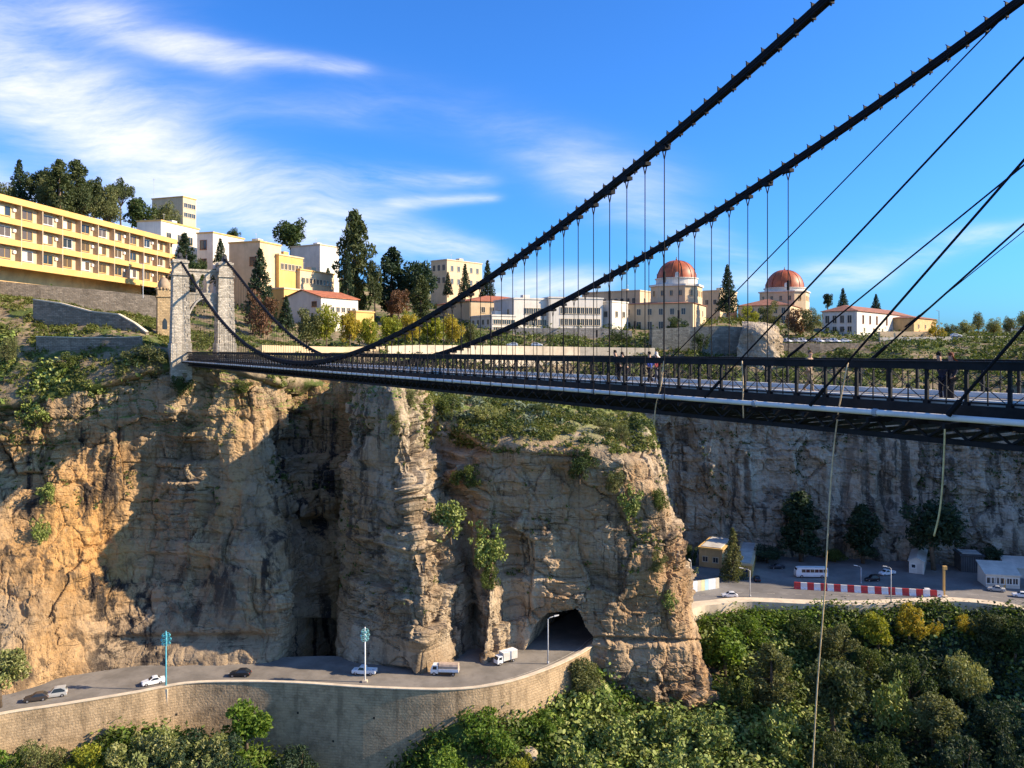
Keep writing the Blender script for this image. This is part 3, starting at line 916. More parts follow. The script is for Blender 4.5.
M_IRON = mat('black_iron', (.012, .012, .014), .7, .35, 2.0, spec=.2)
M_CABLE = mat('cable_steel', (.010, .010, .013), .75, .3, 3.0, spec=.15)
M_DECK = mat('deck_plates', (.24, .22, .19), .8, .2, .8, weather=.2)
M_PIPE = mat('white_pipe', (.72, .69, .64), .5, .12, .5, weather=.15)

deck = MB(); x0, x1 = RN - DM + .12, RF - DM - .12
deck.box(x0, x1, L0 - LM, L1 - LM, -.22, 0)
deck.build('deck', M_DECK, broot)
for x in (RN + .35, RF - .35):
    c = MB(); c.box(x - .16 - DM, x + .16 - DM, L0 - LM, L1 - LM, .004, .2); c.build('kerb', M_PIPE, broot)
for d, sgn in ((RN, -1), (RF, 1)):
    c = MB(); xf = d - DM
    c.box(xf - .1, xf + .1, L0 - LM, L1 - LM, -.36, .03)
    c.box(xf - .16 * 1, xf + .16, L0 - LM, L1 - LM, -.40, -.362)
    c.build('edge_girder', M_IRON, broot)
p = MB(); p.tube([B(RN - 1.0, l, -2.20) for l in np.linspace(L0, L1, 60)], .105, 10); p.build('pipe', M_PIPE, broot, True)
for l in np.arange(12, 168, 5.48):
    pj = MB(); pj.tube([B(RN - 1.0, l, -2.20), B(RN - 1.0, l + .16, -2.20)], .135, 10)
    pj.build('pipe_collar', mat('collar', (.35, .36, .38), .5), broot)
# trusses below the deck
tr = MB()
for d in (RN + .05, RF - .05):
    tr.bar(B(d, L0, -3.08), B(d, L1, -3.08), .22, .18); tr.bar(B(d, L0, -2.5), B(d, L1, -2.5), .14, .12)
    l = L0; k = 0
    while l < L1 - 1.37:
        tr.bar(B(d, l, -2.5), B(d, l + .685, -3.0), .07); tr.bar(B(d, l + .685, -3.0), B(d, l + 1.37, -2.5), .07)
        l += 1.37
tr.build('truss', M_IRON, broot)
cb = MB()
for i in range(120):
    l = 6.7 + 1.37 * i
    if l > 169: break
    cb.bar(B(DN - .12, l, -2.46), B(DF + .12, l, -2.46), .10, .16)
    cb.bar(B(RN, l, -3.05), B(RF, l, -3.05), .1, .14); cb.bar(B(RN, l, -3.05), B((RN + RF) / 2, l, -2.5), .07); cb.bar(B(RF, l, -3.05), B((RN + RF) / 2, l, -2.5), .07)
cb.build('cross_beams', M_IRON, broot)
# railings: heavy top rail, posts every 1.37 m, crossed thin braces
posts_far_rest = MB()
posts = [6.7 + 1.37 * i for i in range(119)]
pm = MB(); pm.box(-.05, .05, -.055, .055, .004, 1.22); pm.box(-.09, .09, -.09, .09, .005, .13); pm.box(-.075, .075, -.08, .08, .52, .62)
post_mesh = pm.mesh('post', M_IRON)
for d, nind in ((RN, 64), (RF, 36)):
    x = d - DM
    r = MB(); r.box(x - .13, x + .13, L0 - LM, L1 - LM, 1.2, 1.45); r.box(x - .17, x + .17, L0 - LM, L1 - LM, 1.452, 1.49)
    rail = r.build('railing', M_IRON, broot)
    lt = MB()
    for i, l in enumerate(posts[:-1]):
        y0, y1 = l - LM, posts[i + 1] - LM
        lt.bar((x - .03, y0, .06), (x - .03, y1, 1.14), .032, .02); lt.bar((x + .03, y0, 1.14), (x + .03, y1, .06), .032, .02)
        lt.tube([(x - .07, (y0 + y1) / 2, .6), (x + .07, (y0 + y1) / 2, .6)], .055, 8)
        lt.bar((x, (y0 + y1) / 2, .05), (x, (y0 + y1) / 2, 1.14), .035)
    lt.box(x - .05, x + .05, L0 - LM, L1 - LM, .1, .16)
    lt.build('lattice', M_IRON, rail)
    for i, l in enumerate(posts):
        if i < nind:
            link('post', post_mesh, rail, (x, l - LM, 0))
        else:
            posts_far_rest.box(x - .075, x + .075, l - LM - .075, l - LM + .075, .004, 1.15)
o = posts_far_rest.build('posts', M_IRON, broot); o['kind'] = 'stuff'
# main cables, thick bundles with clamps, and hangers
hang_rest = MB()
nh = 0
for d in (DN, DF):
    ls = list(np.linspace(L0, L1, 150))
    c = MB()
    for off in ((-.08, .11), (.08, .11), (-.08, -.11), (.08, -.11), (-.09, 0), (.09, 0)):
        c.tube([B(d + off[0], l, CZ[d](l) + off[1]) for l in ls], .085, 6)
    cab = c.build('main_cable', M_CABLE, broot)
    for l in np.arange(L0 + 6 if d == DN else L0 + 5, 44, .8):
        t = MB(); z = CZ[d](l)
        t.bar(B(d, l, z - .27), B(d, l, z + .33), .045, .26)
        t.bar(B(d - .02, l, z + .3), B(d - .02, l + .12, z + .42), .035); t.bar(B(d, l, z - .27), B(d, l + .05, z - .36), .05)
        t.build('wire_tie', M_CABLE, cab)
    for i in range(104):
        l = 28.3 + 1.37 * i
        if l > 167: break
        z = CZ[d](l)
        if z < -1.0:
            if z < -2.2: continue
        m = hang_rest if not (i < 50) else MB()
        lm = LM
        base = B(d, l, -2.4)
        m.tube([base, B(d, l, z - .75)], .024, 6)
        m.bar(B(d, l, z - .75), B(d, l - .17, z - .2), .04); m.bar(B(d, l, z - .75), B(d, l + .17, z - .2), .04)
        m.box(d - DM - .17, d - DM + .17, l - lm - .24, l - lm + .24, z - ZD - .34, z - ZD - .16)
        if i % 3 == 0 and z > 3: m.tube([B(d, l, z * .45 - 1.2), B(d, l, z * .45 - .7)], .07, 6)
        if m is not hang_rest: m.build('hanger', M_CABLE, broot)
o = hang_rest.build('hangers', M_CABLE, broot); o['kind'] = 'stuff'

# inclined stays that come down from the near tower
stays = [((1012, 8), (644, 386), DF, .035), ((1024, 57.5), (705, 397), DN, .04), ((1024, 165), (788, 357), DF, .04),
         ((1024, 160), (810, 405), DN, .045), ((1024, 224), (872, 359), DF, .045), ((1024, 327), (948, 415), DN, .055), ((1024, 231), (905, 327), DF, .02)]
for a, b, d, r in stays:
    la, za = plane_pt(*a, d); lb, zb = plane_pt(*b, d)
    k = (za - zb) / (la - lb)
    m = MB(); pts = []
    for t in np.linspace(0, 1, 9):
        l = lb + (L0 - lb) * t; pts.append(B(d, l, zb + k * (l - lb) + .02 * (l - lb) * (l - la) * .0))
    m.tube(pts, r, 6)
    m.tube([pts[0], pts[0].lerp(pts[1], .35)], r * 1.9, 6)
    m.build('stay_cable', M_CABLE, broot)

# towers of rough pale stone with pointed openings
M_TOWER = masonry('tower_stone', (.52, .46, .37), .55, .3, .6, .25, .35)
M_SADDLE = mat('saddle_iron', (.05, .05, .055), .6)


def pointed(x0, x1, z0, zs, za, n=7):
    """outline of a pointed opening, from the lower left over the apex to the lower right"""
    xm = (x0 + x1) / 2; out = [(x0, z0), (x0, zs)]
    for i in range(1, n):
        t = i / n; out.append((x0 + (xm - x0) * t, zs + (za - zs) * math.sin(t * math.pi / 2) ** .9))
    out.append((xm, za))
    for i in range(n - 1, 0, -1):
        t = i / n; out.append((x1 - (x1 - xm) * t, zs + (za - zs) * math.sin(t * math.pi / 2) ** .9))
    return out + [(x1, zs), (x1, z0)]


def tower(l, sgn):
    T = empty('tower', B(DM, l, ZD), 0, None)
    T.parent = broot
    h = 19.7
    for d in (DN, DF):
        x = d - DM; m = MB()
        prof = [(-4.5, 1.95), (3.2, 1.9), (3.25, 1.7), (h - 3.2, 1.38), (h - 3.15, 1.6), (h - 2.75, 1.6), (h - 2.7, 1.36), (h - .7, 1.3), (h - .65, 1.5), (h - .2, 1.5), (h - .15, 1.2), (h, 1.15)]
        for (z0, a), (z1, b) in zip(prof[:-1], prof[1:]):
            n = max(1, int((z1 - z0) / .6)); 
            for k in range(n):
                za, zb = z0 + (z1 - z0) * k / n, z0 + (z1 - z0) * (k + 1) / n
                ra, rb = a + (b - a) * k / n, a + (b - a) * (k + 1) / n
                vs = [Vector((x + sx_ * r, sy_ * r * 1.15, z)) for z, r in ((za, ra), (zb, rb)) for sx_, sy_ in ((-1, -1), (1, -1), (1, 1), (-1, 1))]
                m.add(vs, [(0, 1, 5, 4), (1, 2, 6, 5), (2, 3, 7, 6), (3, 0, 4, 7)])
        m.add([Vector((x + sx_ * 1.15, sy_ * 1.32, h)) for sx_, sy_ in ((-1, -1), (1, -1), (1, 1), (-1, 1))], [(0, 1, 2, 3)])
        for sx_ in (-1, 1):                 # quoins down the corners, alternating lengths
            for k in range(int((h - 7) / .9)):
                z = 3.5 + k * .9; r = 1.7 - (1.7 - 1.38) * (z - 3.2) / (h - 6.4)
                w = .55 if k % 2 else .85
                xx = x + sx_ * (r - w / 2 + .05)
                m.box(xx - w / 2, xx + w / 2, -r * 1.15 - .06, -r * 1.15 + .3, z, z + .62)
        m.build('leg', M_TOWER, T)
        s = MB()
        s.box(x - .8, x + .8, -.9, .9, h + .003, h + .25); s.prism([(x - .55, h + .25), (x - .35, h + .95), (x + .35, h + .95), (x + .55, h + .25)], -.7, .7)
        s.box(x - .28, x + .28, -1.1, 1.1, h + .6, h + 1.25); s.lathe([(.0, 1.55), (.22, 1.4), (.1, 1.2), (.3, .9)], 8, (x, 0, h))
        s.build('saddle', M_SADDLE, T)
    # panel between the legs: big pointed arch below, three small ones above
    xa, xb = DN - DM + 1.25, DF - DM - 1.25
    pan = MB(); ya, yb = -.75, .75
    big = pointed(xa + .3, xb - .3, 0, 8.9, 12.2)
    zt = 13.0
    poly = [(xa - .3, 3.3)] + [(x, max(z, 3.3)) for x, z in big] + [(xb + .3, 3.3), (xb + .3, zt), (xa - .3, zt)]
    # build the spandrel as strips left and right of the opening
    n = len(big)
    for i in range(n - 1):
        (xx0, z0), (xx1, z1) = big[i], big[i + 1]
        if abs(xx1 - xx0) < 1e-6: continue
        pan.prism([(xx0, z0), (xx1, z1), (xx1, zt), (xx0, zt)], ya, yb)
    pan.box(xa - .35, xa + .3, ya, yb, 2.0, zt); pan.box(xb - .3, xb + .35, ya, yb, 2.0, zt)
    # three small openings
    w = (xb - xa) / 3
    pan.box(xa - .35, xb + .35, ya - .12, yb + .12, zt + .002, zt + .35)
    z0, zs, za, ztop = zt + .35, zt + 2.5, zt + 4.1, zt + 4.6
    for k in range(3):
        a0, a1 = xa + w * k + .26, xa + w * (k + 1) - .26
        op = pointed(a0, a1, z0, zs, za)
        for i in range(len(op) - 1):
            (xx0, q0), (xx1, q1) = op[i], op[i + 1]
            if abs(xx1 - xx0) < 1e-6: continue
            pan.prism([(xx0, q0), (xx1, q1), (xx1, ztop), (xx0, ztop)], -.45, .45)
    for k in range(4):
        c = xa + w * k
        pan.box(c - (.26 if k else .35), c + (.26 if k < 3 else .35), -.45, .45, z0, ztop)
    pan.box(xa - .35, xb + .35, -.7, .7, ztop + .002, ztop + .4)
    pan.build('arch', M_TOWER, T)
    rim = MB()
    for a, b in zip(big[1:-2], big[2:-1]):
        rim.bar((a[0], ya - .1, a[1]), (b[0], ya - .1, b[1]), .5, .28)
    rim.build('arch_rim', mat('dressed_stone', (.46, .42, .36), .9, .2, .8), T)
    return T


tower(L1, 1)
tower(L0, -1)
ab = MB(); ab.box(-6, 6, L0 - LM - 9, L0 - LM + .8, -14, -.5); ab.box(-5.4, 5.4, L1 - LM - 1.6, L1 - LM + 14, -9, -.25)
ab.build('abutment', M_STONE, broot)

# lines and ropes hanging from the bridge
M_ROPE = mat('rope_fibre', (.62, .47, .28), .9, .25, 4.0)
M_YROPE = mat('pale_rope', (.66, .54, .26), .9, .2, 4.0)


def hang_rope(name, label, pts, d, r, m):
    q = [plane_pt(x, y, d) for x, y in pts]
    w = [NX * d + UX * l + Vector((0, 0, z)) for l, z in q]
    w = dense(w, 30)
    root = w[0]
    mb = MB(); mb.tube([p_ - root for p_ in w], r, 6)
    o_ = mb.build(name, m, None, True, root)
    return tag(o_, label, 'rope')


hang_rope('rope', 'long pale rope falling straight from the railing into the green gorge', [(848, 362), (838, 415), (831, 480), (824, 600), (817, 690), (811, 800)], RN - .55, .03, M_ROPE)
hang_rope('rope', 'short yellowish rope dangling below the deck before the grey cliff', [(945, 428), (944, 455), (942, 490), (939, 515), (934, 536)], RN - .55, .034, M_YROPE)
hang_rope('rope', 'thin rope tied to the railing beside the leaning group, ending under the deck', [(664, 361), (661, 385), (656, 405), (654, 425)], RN - .5, .032, M_ROPE)
hang_rope('rope', 'thin rope tied to the railing in front of the cream crag', [(742, 361), (743, 385), (743, 400), (743.5, 418)], RN - .5, .03, M_ROPE)

# ------------------------------------------------------------------ buildings of the town
M_YELLOW = mat('yellow_render', (.60, .37, .125), .85, .12, .25, weather=.22)
M_CREAM = mat('cream_render', (.58, .44, .27), .85, .10, .25, weather=.3)
M_WHITE = mat('white_render', (.62, .575, .50), .85, .10, .25, weather=.3)
M_OCHRE = mat('ochre_render', (.55, .36, .17), .85, .15, .4, weather=.25)
M_GREYW = mat('grey_render', (.52, .48, .42), .9, .15, .3, weather=.3)
M_TILE = mat('red_roof_tiles', (.34, .115, .055), .85, .3, .8, bump=.3, bscale=5)
M_BROWNT = mat('brown_roof_tiles', (.27, .12, .075), .85, .25, .8, bump=.3, bscale=5)
M_FLAT = mat('flat_roof', (.42, .40, .36), .9, .2, .5)
M_FRAME = mat('window_frame', (.55, .46, .33), .7, .15)
M_WFRAME = mat('white_frame', (.68, .66, .62), .6, .1)
M_BFRAME = mat('brown_shutter', (.24, .10, .05), .7, .2)
M_GLASS = glass('dark_glass')
M_GLASS2 = glass('warm_glass', (.10, .075, .05))
_win = {}


def window(root, face, u, z, w, h, fm=None, pm_=None):
    fm = fm or M_FRAME; pm_ = pm_ or M_GLASS
    key = (round(w, 2), round(h, 2), fm.name, pm_.name)
    if key not in _win:
        a = MB(); t = min(.16, w * .16)
        a.box(-w / 2 - t, -w / 2, -.12, .05, -h / 2 - t, h / 2 + t); a.box(w / 2, w / 2 + t, -.12, .05, -h / 2 - t, h / 2 + t)
        a.box(-w / 2, w / 2, -.12, .05, h / 2, h / 2 + t); a.box(-w / 2 - t * 1.3, w / 2 + t * 1.3, -.2, .05, -h / 2 - t * 1.2, -h / 2 - .002)
        if w > .9: a.box(-.05, .05, -.07, .04, -h / 2, h / 2)
        b = MB(); b.add([(-w / 2, -.025, -h / 2), (w / 2, -.025, -h / 2), (w / 2, -.025, h / 2), (-w / 2, -.025, h / 2)], [(0, 1, 2, 3)])
        _win[key] = (a.mesh('window', fm), b.mesh('pane', pm_))
    fr, pn = _win[key]
    f = link('window', fr, root, (u, -.003, z) if face == 'r' else (-.003, u, z), 0 if face == 'r' else R(-90))
    link('pane', pn, f)
    return f


def frame_of(xc, ytop, ybot, Y, xl, xr, phi):
    """corner, size and heading of a block from what its corner and ends look like"""
    C = P(xc, ytop, Y); zb = P(xc, ybot, Y).z
    er = Vector((math.sin(R(phi)), math.cos(R(phi)))); el = Vector((-math.cos(R(phi)), math.sin(R(phi))))
    def wid(px, e):
        a = (px - 512) / F
        return (a * C.y - C.x) / (e.x - a * e.y)
    return C, zb, wid(xr, er), wid(xl, el), C.z - zb


def house(label, xc, ytop, ybot, Y, xl, xr, phi, wall, roof='flat', cap=None, wr=(), wl=(), roofm=None, rise=2.2, name='building', deep=4.0, over=.5, pane=None, minl=None, wfix=None):
    """wr / wl: rows of windows on the right and left face: (count, z fraction, width, height, from, to)"""
    C, zb, w, l, h = frame_of(xc, ytop, ybot, Y, xl, xr, phi)
    if minl: l = max(l, minl)
    if wfix: w = wfix
    root = empty(name, (C.x, C.y, zb), R(90 - phi), label, 'building')
    m = MB()
    m.box(0, w, 0, l, -deep, h)
    m.build('wall', wall, root)
    if roof == 'flat':
        r = MB(); r.box(-.25, w + .25, -.25, l + .25, h + .003, h + .45); r.build('parapet', cap or wall, root)
        t = MB(); t.box(.4, w - .4, .4, l - .4, h + .452, h + .6)
        t.build('roof', M_FLAT, root)
        if w > 9 and l > 7 and name == 'building':
            q = MB(); q.box(w * .55, w * .55 + 2.6, l * .45, l * .45 + 2.4, h + .6, h + 2.2); q.build('roof_hut', wall, root)
            q = MB(); q.tube([(w * .25, l * .3, h + .6), (w * .25, l * .3, h + 3.4)], .05, 5); q.tube([(w * .25 - .6, l * .3, h + 3.1), (w * .25 + .6, l * .3, h + 3.1)], .04, 4); q.build('aerial', M_GREYW, root)
    elif roof == 'hip':
        o_ = over; k = min(w, l) / 2 * .9; r = MB()
        b = [(-o_, -o_, h + .01), (w + o_, -o_, h + .01), (w + o_, l + o_, h + .01), (-o_, l + o_, h + .01)]
        e = [(-o_, -o_, h + .2), (w + o_, -o_, h + .2), (w + o_, l + o_, h + .2), (-o_, l + o_, h + .2)]
        if w >= l: tp = [(k, l / 2, h + rise), (w - k, l / 2, h + rise)]; fs = [(4, 5, 9, 8), (5, 6, 9), (6, 7, 8, 9), (7, 4, 8)]
        else: tp = [(w / 2, k, h + rise), (w / 2, l - k, h + rise)]; fs = [(4, 5, 8), (5, 6, 9, 8), (6, 7, 9), (7, 4, 8, 9)]
        r.add(b + e + tp, [(3, 2, 1, 0), (0, 1, 5, 4), (1, 2, 6, 5), (2, 3, 7, 6), (3, 0, 4, 7)] + fs)
        r.build('roof', roofm or M_TILE, root)
    elif roof == 'shed':                        # single slope falling towards the left face
        r = MB(); m2 = MB()
        m2.add([(0, 0, h), (w, 0, h), (w, 0, h + rise), (0, l, h), (w, l, h), (w, l, h + rise)], [(0, 1, 2), (3, 4, 5), (1, 4, 5, 2)]); m2.build('gable', wall, root)
        k = rise / w; r.add([(x, y, h + x * k + dz) for dz in (.03, .2) for x, y in ((-over, -over), (w + over, -over), (w + over, l + over), (-over, l + over))], [(0, 1, 2, 3), (4, 5, 6, 7), (0, 1, 5, 4), (1, 2, 6, 5), (2, 3, 7, 6), (3, 0, 4, 7)])
        r.build('roof', roofm or M_TILE, root)
    elif roof == 'gable':                       # ridge along the right face, gable end on the left face
        o_ = over; g_ = MB()
        g_.add([(0, 0, h), (0, l, h), (0, l / 2, h + rise), (w, 0, h), (w, l, h), (w, l / 2, h + rise)], [(0, 2, 1), (3, 4, 5)])
        g_.build('gable', wall, root)
        r = MB(); s = rise / (l / 2)
        for sg in (0, 1):
            y0, y1 = (-o_, l / 2) if sg == 0 else (l + o_, l / 2)
            z0 = h - o_ * s + .05; z1 = h + rise + .05
            r.add([(-o_, y0, z0), (w + o_, y0, z0), (w + o_, y1, z1), (-o_, y1, z1), (-o_, y0, z0 + .25), (w + o_, y0, z0 + .25), (w + o_, y1, z1 + .25), (-o_, y1, z1 + .25)],
                  [(0, 1, 2, 3), (4, 5, 6, 7), (0, 1, 5, 4), (0, 3, 7, 4), (1, 2, 6, 5)])
        r.build('roof', roofm or M_TILE, root)
    for face, rows, L in (('r', wr, w), ('l', wl, l)):
        for row in rows:
            n, zf, ww, hh = row[:4]; u0, u1 = row[4:6] if len(row) > 4 else (.05, .95); fm = row[6] if len(row) > 6 else None
            for i in range(n):
                window(root, face, L * (u0 + (u1 - u0) * (i + .5) / n), h * zf, ww, hh, fm, pane)
    return root, w, l, h


# the long yellow hotel
phi = 6.3
s0 = -16.8
C = Vector((-118.4 + .11 * s0, 185 + s0, 0)); LEN = 94.5
hot = empty('hotel', (C.x, C.y, 20.3), R(90 - phi), 'long yellow three storey building with rows of balconies on the left hillside', 'building')
m = MB(); m.box(0, LEN, 1.5, 15, 0, 15.2); m.build('wall', mat('hotel_wall', (.50, .38, .25), .85, .1, .3), hot)
m = MB(); m.box(0, LEN - 12, 5, 15, -9, -.003); m.build('lower_storey', M_OCHRE, hot)
for z, hh, out in ((-.8, 1.6, .0), (4.4, 1.45, .0), (9.4, 1.4, .0), (14.3, 1.5, -.25)):
    m = MB(); m.box(-.01, LEN, out, .22 + out, z, z + hh); m.box(-.01, LEN, .222 + out, 1.6, z + .1, z + .42)
    m.build('balcony_band', M_YELLOW, hot)
m = MB(); m.box(.3, LEN - .3, .6, 14.7, 15.4, 15.6); m.build('roof', M_FLAT, hot)
fin = MB(); fin.box(-.14, .14, -.02, 1.6, .0, 15); finm = fin.mesh('partition', mat('partition', (.48, .36, .23), .85, .1))
ac = MB(); ac.box(-.45, .45, -.4, 0, -.35, .35); ac.lathe([(.0, 0), (.26, 0), (.28, .04)], 10, (0, 0, .36)); acm = ac.mesh('air_conditioner', M_WFRAME)
frs = MB()
for k in range(13):
    x = 17.6 - 16 + 7.4 * k
    if x > LEN: break
    link('partition', finm, hot, (x, 0, 0))
for k in range(12):
    xm = 1.6 + 7.4 * (k + .5)
    if xm > LEN - 2: break
    for j, z in enumerate((2.6, 7.7, 12.6)):
        wd = window(hot, 'r', xm, z, 3.5, 2.2, M_YELLOW if (k + j) % 3 else M_WFRAME, M_GLASS if (k * 5 + j * 3) % 4 == 0 else M_GLASS2)
        wd.location.y = 1.46
        if (k * 7 + j * 5) % 3 == 0:
            c = MB(); c.box(-1.7, -.1, -.06, -.03, -1.1, 1.1); c.build('curtain', mat('curtain', (.6, .52, .42)), wd)
        if (k + 2 * j) % 2 == 0: link('air_conditioner', acm, hot, (xm + 2.9, 1.45, z + .5))
for k in range(26):
    m = MB(); x = 31 + k * 1.7
    m.add([(x, 4, 15.65), (x + 1.4, 4, 15.65), (x + 1.4, 5.5, 16.9), (x, 5.5, 16.9), (x + 1.4, 5.55, 16.8), (x, 5.55, 16.8)], [(0, 1, 2, 3), (3, 2, 4, 5)])
    m.tube([(x, 5.6, 17.0), (x + 1.4, 5.6, 17.0)], .28, 8); m.bar((x + .7, 5.6, 15.6), (x + .7, 5.6, 17), .1)
    m.build('solar_heater', M_GREYW, hot)

house('white block with a yellow parapet just behind the far end of the long yellow building', 161, 221, 272, 262, 137, 199, 14, M_WHITE, cap=M_YELLOW, wr=[(3, .72, 2.2, 2.6, .05, .9), (3, .38, 2.2, 2.6, .05, .9)])
house('round cornered yellow top floor building rising above the hilltop pines', 183, 197, 240, 330, 152, 196, 20, M_CREAM, cap=M_YELLOW, wr=[(3, .82, 2.0, 1.8), (3, .6, 2.0, 1.8)], name='apartment_building')
r0, w, l, h = house('white stepped block with brown shutters behind the left tower leg', 213, 233, 285, 268, 197, 244, 18, M_WHITE, cap=M_YELLOW, wl=[(1, .78, 2.4, 3.0, .3, .9, M_BFRAME), (1, .42, 2.4, 3.0, .3, .9, M_BFRAME)])
house('cream stepped block with a yellow right side above the tall conifer', 260, 242, 315, 255, 229, 281, 20, M_CREAM, cap=M_YELLOW, wl=[(1, .74, 2.2, 2.6, .05, .4, M_BFRAME)])
house('yellow wing with one row of windows under its flat roof', 279, 255, 300, 262, 274, 303, 22, M_YELLOW, cap=M_CREAM, wr=[(6, .76, 1.3, 1.9)], minl=8)
house('long low yellow and white wing stepping down the hill', 300, 270, 305, 270, 282, 334, 22, M_CREAM, cap=M_YELLOW, wr=[(9, .72, 1.2, 1.7), (7, .36, 1.2, 1.6, .02, .7)], minl=7)
house('lowest yellow terrace block under the white wing', 284, 289, 322, 252, 270, 314, 24, M_YELLOW, cap=M_CREAM, wr=[(4, .6, 1.2, 1.4, .5, .98)], minl=6)
house('plain white block on the hilltop with a shaded left side', 320, 245, 283, 320, 291, 339, 30, M_WHITE, cap=M_CREAM, wr=[(1, .3, 1.4, 1.6, .3, .6)])
house('low house with a red tiled gable roof behind the yellow trees', 321, 297, 328, 238, 284, 358, 33, M_WHITE, roof='gable', rise=2.3, wr=[(6, .62, 1.3, 1.4, .08, .95)], wl=[(1, .78, 1.8, 1.4, .05, .3, M_BFRAME)])
house('small yellow annex at the end of the red roofed house', 356, 312, 330, 246, 352, 374, 33, M_YELLOW, minl=4)
house('tall cream block with a heavy cornice beyond the dark trees', 447, 260, 296, 360, 431, 482, 40, M_CREAM, cap=M_CREAM, wl=[(3, .8, 1.6, 2.6), (3, .45, 1.6, 2.6)], wr=[(5, .78, 1.5, 2.4), (5, .42, 1.5, 2.4)])
house('long building with red tiled hip roof between the cream block and the white hospital', 470, 301, 325, 300, 437, 552, 62, M_CREAM, roof='hip', rise=3.4, wr=[(8, .65, 1.4, 2.0, .1, .95)], minl=14)
house('white terrace block with dark window bands at the left of the hospital', 492, 316, 335, 272, 470, 516, 60, M_WHITE, wl=[(4, .7, 1.4, 1.6), (4, .28, 1.4, 1.6)], wr=[(5, .7, 1.6, 1.5), (5, .3, 1.6, 1.5)])
house('white square wing with one window band beside the terrace block', 514, 299, 330, 280, 494, 548, 66, M_WHITE, cap=M_WHITE, wr=[(5, .62, 1.5, 2.0, .3, .95), (5, .25, 1.5, 2.0, .3, .95)], wl=[(2, .6, 1.4, 1.8)])
house('long white hospital wing with two rows of dark windows', 549, 298, 332, 284, 538, 603, 72, M_WHITE, cap=M_WHITE, wr=[(10, .64, 1.3, 2.2, .2, .95), (10, .3, 1.3, 2.2, .2, .95)], minl=10)
house('pale upper block behind the hospital wing', 640, 291, 325, 330, 582, 662, 35, M_CREAM, wl=[(9, .72, 1.5, 2.2)], wr=[(3, .72, 1.5, 2.2)])
house('plain white link building left of the domed wing', 612, 302, 332, 290, 600, 628, 40, M_WHITE, wl=[(1, .6, 1.4, 2)], wr=[(2, .6, 1.4, 2)], minl=5)


